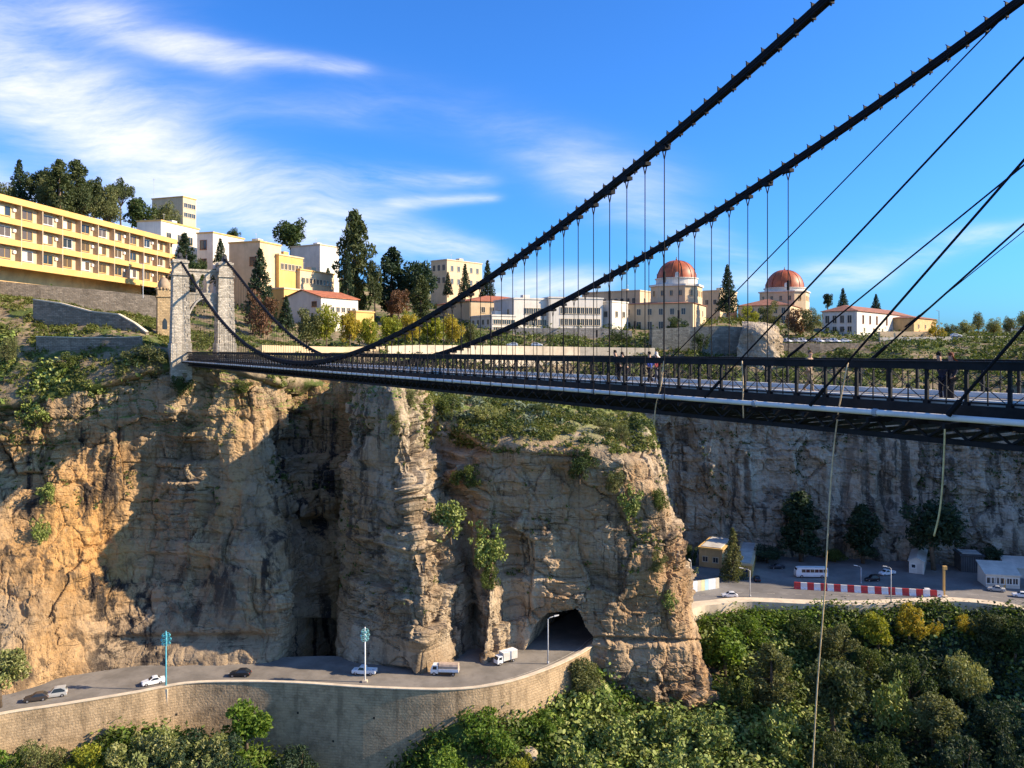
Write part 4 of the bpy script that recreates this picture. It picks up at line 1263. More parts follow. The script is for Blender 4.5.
def domed(label, xc, ytop, ybot, Y, xl, xr, phi, dome_px, dome_top, spring, drum_bot, hip_rise, extra=None):
    """pavilion with a hip roof, a square drum block and a ribbed red dome"""
    C, zb, w, l, h = frame_of(xc, ytop, ybot, Y, xl, xr, phi)
    root, w, l, h = house(label, xc, ytop, ybot, Y, xl, xr, phi, M_CREAM, roof='hip', rise=hip_rise, roofm=M_BROWNT, wr=[(2, .72, 1.4, 2.0), (2, .3, 1.4, 2.4)], wl=[(6, .74, 1.4, 2.2), (6, .28, 1.6, 3.0)], name='domed_pavilion')
    cx, cy = w * .5, l * .5
    wc = Matrix.Rotation(R(90 - phi), 4, 'Z') @ Vector((cx, cy, 0)) + Vector((C.x, C.y, zb))
    Yd = wc.y
    rr = (dome_px[1] - dome_px[0]) / 2 / F * Yd
    # move the centre so that the dome stands over the drawn place
    want = ((dome_px[0] + dome_px[1]) / 2 - 512) / F * Yd
    dv = Matrix.Rotation(-R(90 - phi), 4, 'Z') @ Vector((want - wc.x, 0, 0)); cx += dv.x; cy += dv.y
    zt, zs, zd = [(YH - v) / F * Yd - zb for v in (dome_top, spring, drum_bot)]
    b = MB(); s = rr * 1.18
    ch = s * .42
    octo = [(cx - s + ch, cy - s), (cx + s - ch, cy - s), (cx + s, cy - s + ch), (cx + s, cy + s - ch), (cx + s - ch, cy + s), (cx - s + ch, cy + s), (cx - s, cy + s - ch), (cx - s, cy - s + ch)]
    b.slab(octo, h - 1, zd + (zs - zd) * .55); b.build('drum_block', M_CREAM, root)
    c = MB(); oc = [(cx + (x - cx) * 1.06, cy + (y - cy) * 1.06) for x, y in octo]
    c.slab(oc, zd + (zs - zd) * .55 + .003, zd + (zs - zd) * .65); c.build('cornice', M_WHITE, root)
    d = MB(); d.lathe([(rr * 1.04, zd + (zs - zd) * .65), (rr * 1.04, zs - .25), (rr * 1.1, zs - .22), (rr * 1.1, zs + .05), (rr * .9, zs + .06)], 32, (cx, cy, 0)); d.build('drum', M_WHITE, root)
    dm = MB(); n = 32; prof = []
    for i in range(13):
        t = i / 12 * math.pi / 2; prof.append((max(.02, rr * math.cos(t) ** .92), zs + (zt - zs) * math.sin(t)))
    dm.lathe(prof, n, (cx, cy, 0))
    dmo = dm.build('dome', mat('dome_copper', (.36, .082, .018), .5, .25, .5, spec=.5), root, True)
    rb_ = MB()
    for k in range(12):
        t = 2 * math.pi * k / 12
        rb_.tube([(cx + (r * 1.01) * math.cos(t), cy + (r * 1.01) * math.sin(t), z) for r, z in prof[:-1]], .10, 5)
    rb_.build('ribs', mat('dome_ribs', (.20, .045, .02), .6), dmo)
    f = MB(); f.lathe([(.0, 1.6), (.16, 1.2), (.08, .9), (.3, .5), (.5, .0), (.6, -.3)], 10, (cx, cy, zt)); f.build('finial', M_BROWNT, dmo)
    for k in range(4):                           # small round headed dormers at the foot of the dome
        t = 2 * math.pi * k / 4 + R(-90) + .25
        dr = MB(); M_ = Matrix.Translation((cx, cy, 0)) @ Matrix.Rotation(t, 4, 'Z')
        prof2 = [(-.8, zs + .1), (-.8, zs + 1.3)] + [(-.8 * math.cos(a), zs + 1.3 + .8 * math.sin(a)) for a in (.5, 1.0, 1.57, 2.1, 2.6)] + [(.8, zs + 1.3), (.8, zs + .1)]
        Mq = M_ @ Matrix.Rotation(R(90), 4, 'Z')
        dr.prism(prof2, -rr * 1.0, -rr * .7, Mq)
        do = dr.build('dormer', M_WHITE, dmo)
    for i in range(8):                           # arched windows round the drum block
        (xa, ya), (xb, yb) = octo[i], octo[(i + 1) % 8]
        nn = 3 if i % 2 == 0 else 1
        for k in range(nn):
            q = (k + .5) / nn; x, y = xa + (xb - xa) * q, ya + (yb - ya) * q
            wo_ = window(root, 'r', x, h + (zd + (zs - zd) * .55 - h) * .62, 1.0, 1.9, M_OCHRE)
            wo_.location.y = y; wo_.rotation_euler = (0, 0, math.atan2(yb - ya, xb - xa))
            ov = Vector((yb - ya, xa - xb)).normalized() * .01; wo_.location.x += ov.x; wo_.location.y += ov.y
    return root


domed('white pavilion with the larger red dome in the middle of the town', 693, 303, 334, 292, 619, 706, 24, (657, 696), 260.5, 279, 298, 1.6)
house('low pale wing with red roof behind the conifer', 720, 291, 318, 340, 702, 737, 40, M_CREAM, wr=[(2, .6, 1.4, 2)], wl=[(2, .6, 1.4, 2)])
domed('pavilion with the smaller red dome at the right of the conifer', 790, 305, 325, 332, 738, 812, 28, (766, 803), 270, 288.5, 299, 3.4)
house('white school building with brown hip roof at the right', 857, 311, 334, 285, 822, 912, 42, M_WHITE, roof='hip', roofm=M_BROWNT, rise=2.6, wl=[(4, .66, 1.3, 2.6, .1, .95), (4, .22, 1.3, 1.8, .1, .95)], wr=[(3, .66, 1.3, 2.8, .04, .38, M_BFRAME), (1, .66, 1.3, 2.8, .46, .54, M_BFRAME), (3, .66, 1.3, 2.8, .62, .97, M_BFRAME), (6, .2, 1.2, 1.4, .04, .96)])
house('low red brown annex at the right end of the white school building', 914, 318, 334, 310, 909, 936, 44, M_OCHRE, roof='hip', roofm=M_BROWNT, rise=1.2, wr=[(3, .5, 1.2, 1.4)], minl=8)

# little stone turret beside the bridge tower
tp = P(164, 333, 178)
tu = empty('turret', tp, R(30), 'small ochre stone turret with a dome beside the bridge tower', 'turret')
m = MB(); m.box(-1.45, 1.45, -1.45, 1.45, -4, 9.6); m.box(-1.7, 1.7, -1.7, 1.7, 7.9, 8.2)
for k in range(5): m.box(-1.6 + k * .72, -1.28 + k * .72, -1.72, -1.45, 9.603, 10.1); m.box(-1.72, -1.45, -1.6 + k * .72, -1.28 + k * .72, 9.603, 10.1)
m.build('wall', masonry('turret_stone', (.50, .36, .20), .7, .35, .6, .2, .2), tu)
m = MB(); m.lathe([(1.3, 9.61), (1.35, 10.4), (1.2, 11.2), (.8, 11.9), (.3, 12.3), (.05, 12.5)], 16); m.build('dome', mat('turret_dome', (.34, .25, .16), .9, .2, .6), tu, True)
m = MB(); m.prism(pointed(-.5, .5, .8, 2.4, 3.2), -1.47, -1.4); m.build('window', M_GLASS, tu)

# walls across the hillside
M_DRY = masonry('hillside_stone', (.30, .245, .185), .8, .35, .55, .25, .45)


def wall(label, pts, thick, mt, cap=None, capm=None, name='retaining_wall', cat='wall', foot=2.5):
    """pts: (px, py top, py bottom, Y)"""
    top = [P(x, yt, Y) for x, yt, yb, Y in pts]; bot = [P(x, yb, Y) + Vector((0, 0, -foot)) for x, yt, yb, Y in pts]
    root = empty(name, tuple((top[0] + bot[-1]) / 2), 0, label, cat)
    def back(i):
        d = top[min(i + 1, len(top) - 1)] - top[max(i - 1, 0)]; d.z = 0; d.normalize(); nn = Vector((-d.y, d.x, 0))
        return nn * thick
    m = MB()
    for i in range(len(pts) - 1):
        a, b = top[i], top[i + 1]; c, d = bot[i], bot[i + 1]; ka, kb_ = back(i), back(i + 1)
        m.add([c, d, b, a, c + ka, d + kb_, b + kb_, a + ka], [(0, 1, 2, 3), (3, 2, 6, 7), (5, 4, 7, 6)] + ([(4, 0, 3, 7)] if i == 0 else []) + ([(1, 5, 6, 2)] if i == len(pts) - 2 else []))
    rel(m, root).build('wall', mt, root)
    if cap:
        m = MB()
        for i in range(len(pts) - 1):
            a, b = top[i], top[i + 1]; ka, kb_ = back(i), back(i + 1); ua = Vector((0, 0, .004)); ub = Vector((0, 0, cap))
            oa, ob = -ka * .12, -kb_ * .12; ka, kb_ = ka * 1.1, kb_ * 1.1
            m.add([a + oa + ua, b + ob + ua, b + ob + ub, a + oa + ub, a + ka + ua, b + kb_ + ua, b + kb_ + ub, a + ka + ub], [(0, 1, 2, 3), (3, 2, 6, 7), (4, 5, 6, 7)])
        rel(m, root).build('coping', capm or M_PALE, root)
    return root


wall('long dark stone wall below the yellow balconied building', [(-30, 278, 292, 186), (0, 281, 296, 188), (40, 285, 302, 190), (100, 290, 312, 194), (156, 296, 318, 198)], 1.5, M_DRY)
wall('stepped grey retaining wall with pale coping sloping down to the path', [(33, 300, 318, 174), (60, 304, 324, 173), (90, 312, 334, 172.5), (118, 315, 338, 172), (134, 324, 341, 171.5), (146, 333, 344, 171)], .9, M_DRY, .3)
wall('lowest grey wall on the green terrace left of the bridge', [(36, 337, 350, 161.5), (80, 338, 351, 162), (120, 338, 351, 162.5), (141, 337, 350, 163)], .9, M_DRY, .2)
wall('pale parapet along the town road behind the far half of the bridge', [(388, 346, 356, 202), (420, 345, 356, 208), (470, 345.5, 356, 218), (525, 346, 356, 230), (580, 347, 356, 238), (655, 348, 357, 243)], .6, M_PALE, name='parapet_wall', foot=3)
wall('low cream wall along the promenade under the yellow trees', [(262, 345, 356, 178), (300, 346, 356, 185), (345, 347, 356, 194), (386, 346, 355, 201)], .6, M_CREAM, name='parapet_wall', foot=3)
wall('high grey stone wall under the white hospital wing', [(508, 328, 345, 262), (560, 328, 346, 264), (600, 328, 348, 266), (632, 331, 350, 267)], 2, masonry('hospital_wall', (.33, .30, .26), .9, .45, .6, .2, .3))
wall('mossy grey stone wall under the larger domed pavilion', [(652, 329, 364, 248), (690, 327, 366, 249), (720, 326, 368, 249), (744, 327, 368, 248)], 3, masonry('mossy_wall', (.24, .23, .19), .9, .45, .6, .3, .5), foot=4)
wall('long brown retaining wall under the row of parked cars at the right', [(778, 343, 362, 246), (820, 343.5, 362, 247), (862, 343, 360, 249), (895, 341, 356, 251)], 2, M_DRY, foot=6)
wall('cream wall in front of the white school building', [(880, 331.5, 336, 262), (910, 331.5, 336, 264), (937, 331.5, 336, 266)], 1, M_CREAM, foot=1.0)
wall('long thin parapet of the high road at the right edge', [(880, 337.5, 340, 256), (960, 336.5, 339, 262), (1040, 336, 338.5, 270), (1100, 335, 338, 275)], .5, M_GREYW, foot=.8)

# grey crag that stands up by the road
crag = [[(742, 322, 262), (742, 328, 246), (738, 345, 242), (736, 362, 239), (732, 400, 234)],
        [(752, 322, 262), (752, 326, 244), (750, 345, 240), (748, 366, 236), (746, 400, 230)],
        [(762, 322, 262), (764, 329, 242), (764, 345, 237), (764, 366, 233), (762, 400, 228)],
        [(772, 324, 262), (775, 334, 243), (776, 348, 239), (776, 368, 236), (776, 400, 230)],
        [(776, 326, 264), (781, 340, 250), (784, 350, 248), (786, 368, 246), (788, 400, 240)]]
M_CRAG = rock('pale_crag', (.34, .27, .18), (.50, .41, .29), (.45, .28, .12), (.12, .10, .08), None, .3, .5, grass=0)
terrain('crag', 'rock_outcrop', crag, 90, 80, M_CRAG, 'sunlit cream crag standing beside the town road', 'rock', lambda g: displace(g, 1.2, .8, .6, .8, .4, 3.0, 77, 2.6))

# ------------------------------------------------------------------ trees, shrubs and ground cover
L_DARK = leaf('dark_foliage', [(0.03, 0.052, 0.014), (0.055, 0.085, 0.022), (0.085, 0.115, 0.035)])
L_PINE = leaf('pine_foliage', [(0.042, 0.06, 0.022), (0.075, 0.095, 0.034), (0.115, 0.125, 0.05)])
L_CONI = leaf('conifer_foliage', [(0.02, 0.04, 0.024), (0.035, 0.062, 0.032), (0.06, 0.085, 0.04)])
L_GREEN = leaf('green_foliage', [(0.06, 0.11, 0.015), (0.12, 0.2, 0.025), (0.22, 0.29, 0.05)], trans=.35)
L_OLIVE = leaf('olive_foliage', [(0.09, 0.1, 0.035), (0.15, 0.155, 0.055), (0.21, 0.21, 0.085)])
L_YELLOW = leaf('yellow_foliage', [(0.38, 0.27, 0.03), (0.46, 0.34, 0.035), (0.3, 0.27, 0.04)], trans=.35)
L_LIME = leaf('lime_foliage', [(0.2, 0.22, 0.025), (0.28, 0.29, 0.03), (0.36, 0.33, 0.04)], trans=.35)
L_RUST = leaf('rusty_foliage', [(.16, .075, .04), (.22, .11, .06), (.12, .07, .04)])
L_GREY = leaf('grey_green_foliage', [(0.15, 0.17, 0.05), (0.26, 0.27, 0.09), (0.38, 0.36, 0.17)])
L_SCRUB = leaf('scrub_foliage', [(0.045, 0.07, 0.016), (0.09, 0.125, 0.025), (0.18, 0.2, 0.05), (0.05, 0.075, 0.018)])
L_PAD = leaf('cactus_pads', [(0.12, 0.165, 0.03), (0.2, 0.25, 0.05), (0.36, 0.37, 0.12), (0.1, 0.13, 0.03)], trans=.05)
L_GRASS = leaf('grass_blades', [(0.1, 0.125, 0.025), (0.16, 0.18, 0.04), (0.26, 0.24, 0.09)], trans=.3)
M_BARK = mat('bark', (.13, .095, .065), .95, .3, 2.0, bump=.4, bscale=6)


def leaves(cent, size, up=0.3, k=4, elong=1.7, seed=0):
    """a leaf (quad or hexagon) at every point of cent, facing every which way"""
    r = np.random.default_rng(seed); n = len(cent)
    nrm = r.normal(size=(n, 3)); nrm[:, 2] += up; nrm /= np.linalg.norm(nrm, axis=1, keepdims=True)
    a = r.normal(size=(n, 3)); a -= nrm * (a * nrm).sum(1, keepdims=True); a /= np.linalg.norm(a, axis=1, keepdims=True)
    b = np.cross(nrm, a)
    s = size * r.uniform(.6, 1.4, (n, 1))
    if k == 4:
        v = np.stack([cent - a * s * elong * .5, cent + b * s * .5 + nrm * s * .12, cent + a * s * elong * .5, cent - b * s * .5 + nrm * s * .12], 1)
    else:
        v = np.stack([cent + (a * math.cos(t) * elong * .5 + b * math.sin(t) * .5) * s for t in np.linspace(0, 2 * math.pi, k, endpoint=False)], 1)
    return v.reshape(-1, 3), np.arange(n * k).reshape(n, k)


def clump_points(cs, rs, n, r):
    i = r.choice(len(cs), n, p=rs ** 2 / (rs ** 2).sum())
    d = r.normal(size=(n, 3)); d /= np.linalg.norm(d, axis=1, keepdims=True)
    return cs[i] + d * (rs[i] * r.uniform(.45, 1.05, n) ** .7)[:, None]


def tree_proto(kind, lm, seed, dens=1.0):
    """a tree ten metres tall: returns trunk mesh and crown mesh"""
    r = np.random.default_rng(seed); cs = []; rs = []; tb = MB()
    ls = .34
    if kind in ('round', 'wide', 'shrub'):
        H, rx, z0, nc = {'round': (10, 3.5, 2.6, 34), 'wide': (10, 5.4, 2.4, 42), 'shrub': (10, 6.0, .2, 30)}[kind]
        cz = (H + z0) / 2; rz = (H - z0) / 2
        for i in range(nc):
            d = r.normal(size=3); d /= np.linalg.norm(d); q = r.uniform(.3, 1.0)
            rad = r.uniform(.55, 2.0) * (1.2 if kind != 'round' else 1) * (1.15 - .45 * q)
            cs.append((d[0] * rx * q, d[1] * rx * q, cz + d[2] * rz * q)); rs.append(rad)
        n = int(2900 * dens)
        base = [(0, 0, -.6), (r.normal() * .15, r.normal() * .15, z0 + .6), (r.normal() * .3, r.normal() * .3, cz + .5)]
        tb.tube(base, [.34, .26, .12], 8)
        for i in range(8 if kind != 'shrub' else 6):
            c = cs[i * 3 % nc]; tb.tube([base[1], ((base[1][0] + c[0]) / 2, (base[1][1] + c[1]) / 2, (base[1][2] + c[2]) / 2 + .4), c], [.15, .09, .03], 5)
    elif kind == 'tall':                          # eucalyptus or loose cypress: high, ragged, in tiers
        for i in range(66):
            t = (i + r.uniform()) / 66; z = 1.4 + 8.3 * t
            w = (1.75 * math.sin(math.pi * min(1, .16 + .86 * t)) ** .7 + .1) * r.uniform(.3, 1.12); a = r.uniform(0, 6.28)
            cs.append((w * math.cos(a), w * math.sin(a), z)); rs.append(r.uniform(.4, .85))
        n = int(3400 * dens); ls = .26
        tb.tube([(0, 0, -.6), (.1, 0, 4), (.0, .1, 9)], [.28, .2, .05], 8)
        for i in range(0, 40, 4): tb.tube([(0, 0, cs[i][2] - .7), cs[i]], [.09, .03], 5)
    elif kind == 'conifer':
        for i in range(64):
            t = (i + .5) / 64; z = .9 + 9.0 * t; R_ = 2.5 * (1 - t) ** .85 + .1
            a = i * 2.4 + r.normal() * .3
            for q in (.45, .85):
                cs.append((R_ * q * math.cos(a), R_ * q * math.sin(a), z - .45 * q * (1 - t))); rs.append((.28 + .42 * (1 - t)) * (1.1 - .3 * q))
        n = int(3000 * dens); ls = .24
        tb.tube([(0, 0, -.6), (0, 0, 5), (0, 0, 9.8)], [.26, .16, .03], 8)
        for i in range(0, 128, 8): tb.tube([(0, 0, cs[i][2]), cs[i + 1]], [.06, .02], 4)
    elif kind == 'umbrella':
        tb.tube([(0, 0, -.6), (.25, 0, 3.4), (.1, .2, 6.2)], [.32, .24, .12], 8)
        for i in range(30):
            a = r.uniform(0, 6.28); q = math.sqrt(r.uniform()) * 3.6
            cs.append((q * math.cos(a), q * math.sin(a), 6.4 + (1 - (q / 3.9) ** 2) * 2.7 * r.uniform(.55, 1) + r.normal() * .2)); rs.append(r.uniform(.55, 1.15))
            if i % 3 == 0: tb.tube([(.15, .1, 4.6), (cs[-1][0] * .5, cs[-1][1] * .5, 6.0), cs[-1]], [.13, .09, .03], 5)
        n = int(2600 * dens); ls = .28
    fs_, fn_, kk, el = {'cactus_pads': (1.35, .6, 6, 1.5), 'grey_green_foliage': (.8, 1.5, 4, 2.2), 'olive_foliage': (.72, 1.7, 4, 1.8), 'pine_foliage': (.75, 1.5, 4, 2.4),
                       'green_foliage': (1.15, .9, 4, 1.6), 'dark_foliage': (.85, 1.3, 4, 1.8), 'conifer_foliage': (.85, 1.2, 4, 2.4)}.get(lm.name, (1, 1, 4, 1.8))
    pts = clump_points(np.array(cs), np.array(rs), int(n * fn_), r)
    v, f = leaves(pts, ls * fs_, .4, kk, el, seed)
    crown = mesh_np('crown', v, f, lm)
    return tb.mesh('trunk', M_BARK, True), crown


PROTO = {}


def proto(kind, lm, var):
    key = (kind, lm.name, var)
    if key not in PROTO: PROTO[key] = tree_proto(kind, lm, 100 + var * 31 + len(kind) * 7 + len(lm.name))
    return PROTO[key]


_tv = [0]


def tree(name, label, loc, height, width, kind, lm, cat='tree', group=None, var=None):
    """height and full width in metres"""
    _tv[0] += 1
    v = var if var is not None else _tv[0] % 3
    t, c = proto(kind, lm, v)
    w0 = {'round': 8.2, 'wide': 12.0, 'shrub': 13.0, 'tall': 4.4, 'conifer': 5.4, 'umbrella': 8.4}[kind]
    root = empty(name, loc, (_tv[0] * 2.39) % 6.28, label, cat, group)
    root.scale = (width / w0, width / w0, height / 10)
    link('crown', c, root); link('trunk', t, root)
    return root


def tree_px(name, label, x0, x1, yt, yb, Y, kind, lm, cat='tree', group=None):
    """tree seen between pixel columns x0..x1 and rows yt..yb at distance Y"""
    xm = (x0 + x1) / 2
    return tree(name, label, P(xm, yb, Y), (yb - yt) / F * Y, (x1 - x0) / F * Y, kind, lm, cat, group)


# hilltop grove above the yellow building
GR = 'pines and eucalyptus on the hilltop'
for x0, x1, yt, yb, Y, kd, lm, lb in [
    (4, 34, 160, 214, 265, 'conifer', L_CONI, 'dark pointed conifer at the left end of the hilltop grove'),
    (22, 60, 164, 216, 272, 'round', L_PINE, 'broad dark tree beside the leftmost conifer of the grove'),
    (44, 74, 160, 220, 262, 'tall', L_PINE, 'tall ragged pine on the left part of the hilltop grove'),
    (62, 92, 161, 224, 275, 'tall', L_PINE, 'tallest ragged pine in the middle of the hilltop grove'),
    (76, 112, 173, 228, 285, 'round', L_PINE, 'wide dark pine on the falling right side of the grove'),
    (94, 122, 186, 232, 280, 'round', L_OLIVE, 'olive green tree low in the hilltop grove'),
    (108, 134, 177, 232, 292, 'umbrella', L_PINE, 'lone open crowned pine right of the hilltop grove'),
    (122, 158, 194, 238, 300, 'round', L_DARK, 'dark round tree in front of the yellow top floor building'),
    (146, 184, 203, 242, 310, 'wide', L_OLIVE, 'brownish tree against the yellow top floor building'),
    (30, 62, 178, 222, 268, 'wide', L_OLIVE, 'lower olive tree between the two tall ragged pines on the left'),
    (60, 100, 184, 230, 270, 'wide', L_PINE, 'wide low tree filling the middle of the hilltop grove'),
    (86, 128, 196, 236, 276, 'wide', L_OLIVE, 'low spreading tree at the foot of the right half of the grove'),
    (-14, 22, 182, 222, 262, 'wide', L_OLIVE, 'olive green tree cut by the left edge above the yellow building')]:
    tree_px('pine_tree' if kd != 'conifer' else 'conifer_tree', lb, x0, x1, yt, yb, Y, kd, lm, 'tree', GR)
for x0, x1, yt, yb, Y, kd, lm, nm, lb in [
    (166, 204, 233, 285, 235, 'conifer', L_CONI, 'conifer_tree', 'dark conifer standing left behind the bridge tower'),
    (209, 232, 238, 288, 240, 'conifer', L_CONI, 'conifer_tree', 'slim conifer seen between the two tower legs'),
    (242, 278, 249, 318, 222, 'conifer', L_CONI, 'conifer_tree', 'big dark conifer right of the bridge tower'),
    (238, 280, 290, 335, 205, 'shrub', L_RUST, 'bush', 'brown leafless looking bush at the foot of the big conifer'),
    (271, 311, 217, 262, 345, 'round', L_DARK, 'round_tree', 'dark round tree on the skyline left of the plain white block'),
    (225, 242, 228, 246, 350, 'wide', L_DARK, 'round_tree', 'small dark tree peeping over the stepped white block'),
    (335, 374, 212, 322, 282, 'tall', L_PINE, 'eucalyptus_tree', 'tallest tree of the town, a ragged eucalyptus'),
    (337, 358, 252, 322, 270, 'conifer', L_CONI, 'cypress_tree', 'dense dark cypress in front of the tallest eucalyptus'),
    (376, 408, 247, 318, 290, 'tall', L_CONI, 'cedar_tree', 'dark cedar right of the tallest eucalyptus'),
    (398, 442, 259, 322, 285, 'round', L_CONI, 'cedar_tree', 'wide dark tree left of the tall cream block'),
    (384, 412, 290, 325, 262, 'round', L_RUST, 'rusty_tree', 'reddish brown tree below the wide dark tree'),
    (442, 454, 272, 296, 345, 'conifer', L_CONI, 'conifer_tree', 'thin small conifer before the left corner of the cream block'),
    (457, 473, 264, 298, 345, 'conifer', L_CONI, 'cypress_tree', 'dark cypress in front of the tall cream block'),
    (478, 497, 260, 302, 350, 'conifer', L_CONI, 'cypress_tree', 'dark cypress at the right of the tall cream block'),
    (715, 740, 265, 314, 300, 'conifer', L_CONI, 'conifer_tree', 'single dark fir between the two red domes'),
    (822, 834, 293, 312, 340, 'round', L_CONI, 'small_pine', 'leftmost small pine behind the white school building'),
    (836, 850, 288, 312, 345, 'conifer', L_CONI, 'small_pine', 'pointed pine behind the roof of the white school building'),
    (870, 882, 294, 312, 345, 'conifer', L_CONI, 'small_pine', 'lone small pine behind the right half of the school roof'),
    (925, 946, 322, 338, 262, 'shrub', L_YELLOW, 'bush', 'bright yellow bush at the end of the cream wall')]:
    tree_px(nm, lb, x0, x1, yt, yb, Y, kd, lm)
for x0, x1, yt, yb, Y, kd, lm, nm, lb in [
    (318, 338, 268, 326, 290, 'conifer', L_CONI, 'cypress_tree', 'slim cypress between the plain white block and the tallest eucalyptus'),
    (364, 386, 262, 322, 278, 'round', L_PINE, 'round_tree', 'dark round tree filling the gap right of the tallest eucalyptus'),
    (410, 432, 276, 322, 275, 'tall', L_PINE, 'cedar_tree', 'ragged dark tree in front of the wide dark tree'),
    (186, 208, 258, 300, 225, 'round', L_DARK, 'round_tree', 'dark bushy tree low behind the left tower leg'),
    (276, 296, 296, 330, 228, 'conifer', L_CONI, 'conifer_tree', 'small conifer at the left corner of the red roofed house')]:
    tree_px(nm, lb, x0, x1, yt, yb, Y, kd, lm)
# yellow green trees along the promenade
GP = 'yellow green trees along the promenade'
for i, (x0, x1, yt, yb, Y, lm, lb) in enumerate([
    (291, 323, 309, 352, 196, L_OLIVE, 'darkest olive tree at the left end of the promenade row'),
    (311, 342, 306, 352, 198, L_LIME, 'second tree of the promenade row, before the red roofed house'),
    (338, 362, 314, 352, 202, L_YELLOW, 'yellow tree of the promenade row beside the small yellow annex'),
    (354, 382, 316, 352, 205, L_LIME, 'lime green tree of the promenade row under the rusty tree'),
    (378, 404, 314, 351, 210, L_LIME, 'lime green tree of the promenade row below the wide dark tree'),
    (398, 424, 312, 350, 216, L_YELLOW, 'bright yellow tree right of the middle of the promenade row'),
    (418, 446, 312, 350, 222, L_LIME, 'yellow green tree seen through the first thin hangers'),
    (440, 468, 315, 350, 230, L_YELLOW, 'last golden tree of the promenade row before the white terrace block'),
    (462, 478, 322, 350, 236, L_OLIVE, 'small olive tree at the right end of the promenade row')]):
    tree_px('promenade_tree', lb, x0, x1, yt, yb, Y, 'wide' if i % 2 else 'round', lm, 'tree', GP)
# shrubs among the right part of the town
for x0, x1, yt, yb, Y, lm, lb in [
    (664, 690, 313, 334, 258, L_DARK, 'dark round bush below the larger dome'),
    (606, 632, 328, 348, 256, L_DARK, 'dark bush against the hospital wall'),
    (736, 760, 306, 330, 272, L_LIME, 'yellow green bush right of the fir'),
    (756, 784, 301, 330, 280, L_OLIVE, 'olive tree below the smaller dome'),
    (780, 812, 308, 336, 275, L_RUST, 'brownish bare tree right of the smaller dome'),
    (798, 826, 306, 334, 270, L_OLIVE, 'grey green tree left of the white school building'),
    (690, 712, 330, 350, 244, L_DARK, 'dark ivy bush on the mossy wall'),
    (784, 806, 351, 372, 232, L_DARK, 'dark bush below the parked cars at the left'),
    (830, 868, 349, 376, 230, L_DARK, 'wide dark bush below the brown retaining wall')]:
    tree_px('bush', lb, x0, x1, yt, yb, Y, 'shrub', lm, 'bush')
# distant hazy trees on the right skyline
GD = 'far trees on the right skyline'
for i, (x0, x1, yt, yb) in enumerate([(942, 958, 324, 338), (956, 976, 321, 338), (970, 986, 312, 338), (984, 1004, 319, 338), (1000, 1020, 317, 338), (1014, 1040, 313, 338)]):
    tree_px('skyline_tree', 'hazy grey tree in the row above the high road at the right', x0, x1, yt, yb, 300 + 8 * i, 'wide', L_GREY if i % 2 else L_OLIVE, 'tree', GD)

# shrubs growing on the middle rock and on the cliffs
for sh, x, yt, yb, w, lm, lb in [
    ('rock', 606, 414, 438, 28, L_OLIVE, 'pale olive bush at the left of the pair on top of the rock'),
    ('rock', 625, 420, 446, 24, L_OLIVE, 'pale olive bush at the right of the pair on top of the rock'),
    ('rock', 579, 456, 490, 38, L_DARK, 'dark green bush hanging over the upper edge of the rock face'),
    ('rock', 486, 398, 424, 44, L_GREY, 'wide blue grey agave thicket on top of the rock'),
    ('rock', 446, 390, 414, 36, L_SCRUB, 'dark scrub clump on the left part of the rock top'),
    ('rock', 415, 388, 408, 22, L_OLIVE, 'yellowish bush on the crown of the tall pillar'),
    ('rock', 392, 408, 432, 20, L_OLIVE, 'small bush clinging to the top of the tall pillar'),
    ('rock', 468, 460, 484, 36, L_SCRUB, 'bush on the ledge beside the tall pillar'),
    ('rock', 455, 508, 548, 44, L_PAD, 'upper cactus thicket in the gully beside the lit pillar face'),
    ('rock', 483, 525, 572, 44, L_PAD, 'large cactus thicket above the small second pillar'),
    ('rock', 492, 560, 588, 24, L_SCRUB, 'lowest tuft under the large cactus thicket'),
    ('rock', 536, 400, 412, 26, L_DARK, 'dark low bush in the middle of the grassy rock top'),
    ('rock', 618, 470, 496, 30, L_OLIVE, 'straw coloured bush under the olive pair'),
    ('rock', 634, 488, 522, 34, L_PAD, 'cactus thicket on the right shoulder of the rock'),
    ('rock', 664, 484, 512, 24, L_SCRUB, 'green bush on the right edge of the rock'),
    ('rock', 660, 556, 576, 24, L_OLIVE, 'dry bush on the lower right edge of the rock'),
    ('rock', 664, 590, 612, 18, L_PAD, 'small cactus low on the right edge of the rock'),
    ('left', 48, 480, 500, 24, L_PAD, 'cactus on the orange part of the left cliff'),
    ('left', 42, 512, 540, 22, L_PAD, 'hanging cactus under the one on the orange cliff'),
    ('left', 40, 405, 432, 40, L_PAD, 'cactus thicket high on the left cliff'),
    ('left', 102, 374, 396, 34, L_PAD, 'pale cactus clump on the upper edge of the left cliff'),
    ('left', 246, 376, 390, 26, L_SCRUB, 'scrub on the ledge under the bridge end')]:
    p = on(sh, x, yb - (yb - yt) * .35)
    Y = p.y
    tree('bush', lb, p + Vector((0, -.2, -(yb - yt) * .3 / F * Y)), (yb - yt) / F * Y, w / F * Y, 'shrub', lm, 'bush')
for x, yt, yb, w, Y, lm, lb in [
    (150, 344, 380, 66, 158, L_OLIVE, 'large grey green bush at the left end of the bridge'),
    (8, 335, 366, 26, 157, L_OLIVE, 'bush at the left edge of the green terrace'),
    (70, 352, 372, 30, 156, L_SCRUB, 'bush under the lowest grey terrace wall'),
    (182, 372, 398, 26, 156, L_DARK, 'dark bush hiding the foot of the bridge end')]:
    tree('bush', lb, P(x, yb, Y), (yb - yt) / F * Y, w / F * Y, 'shrub', lm, 'bush')

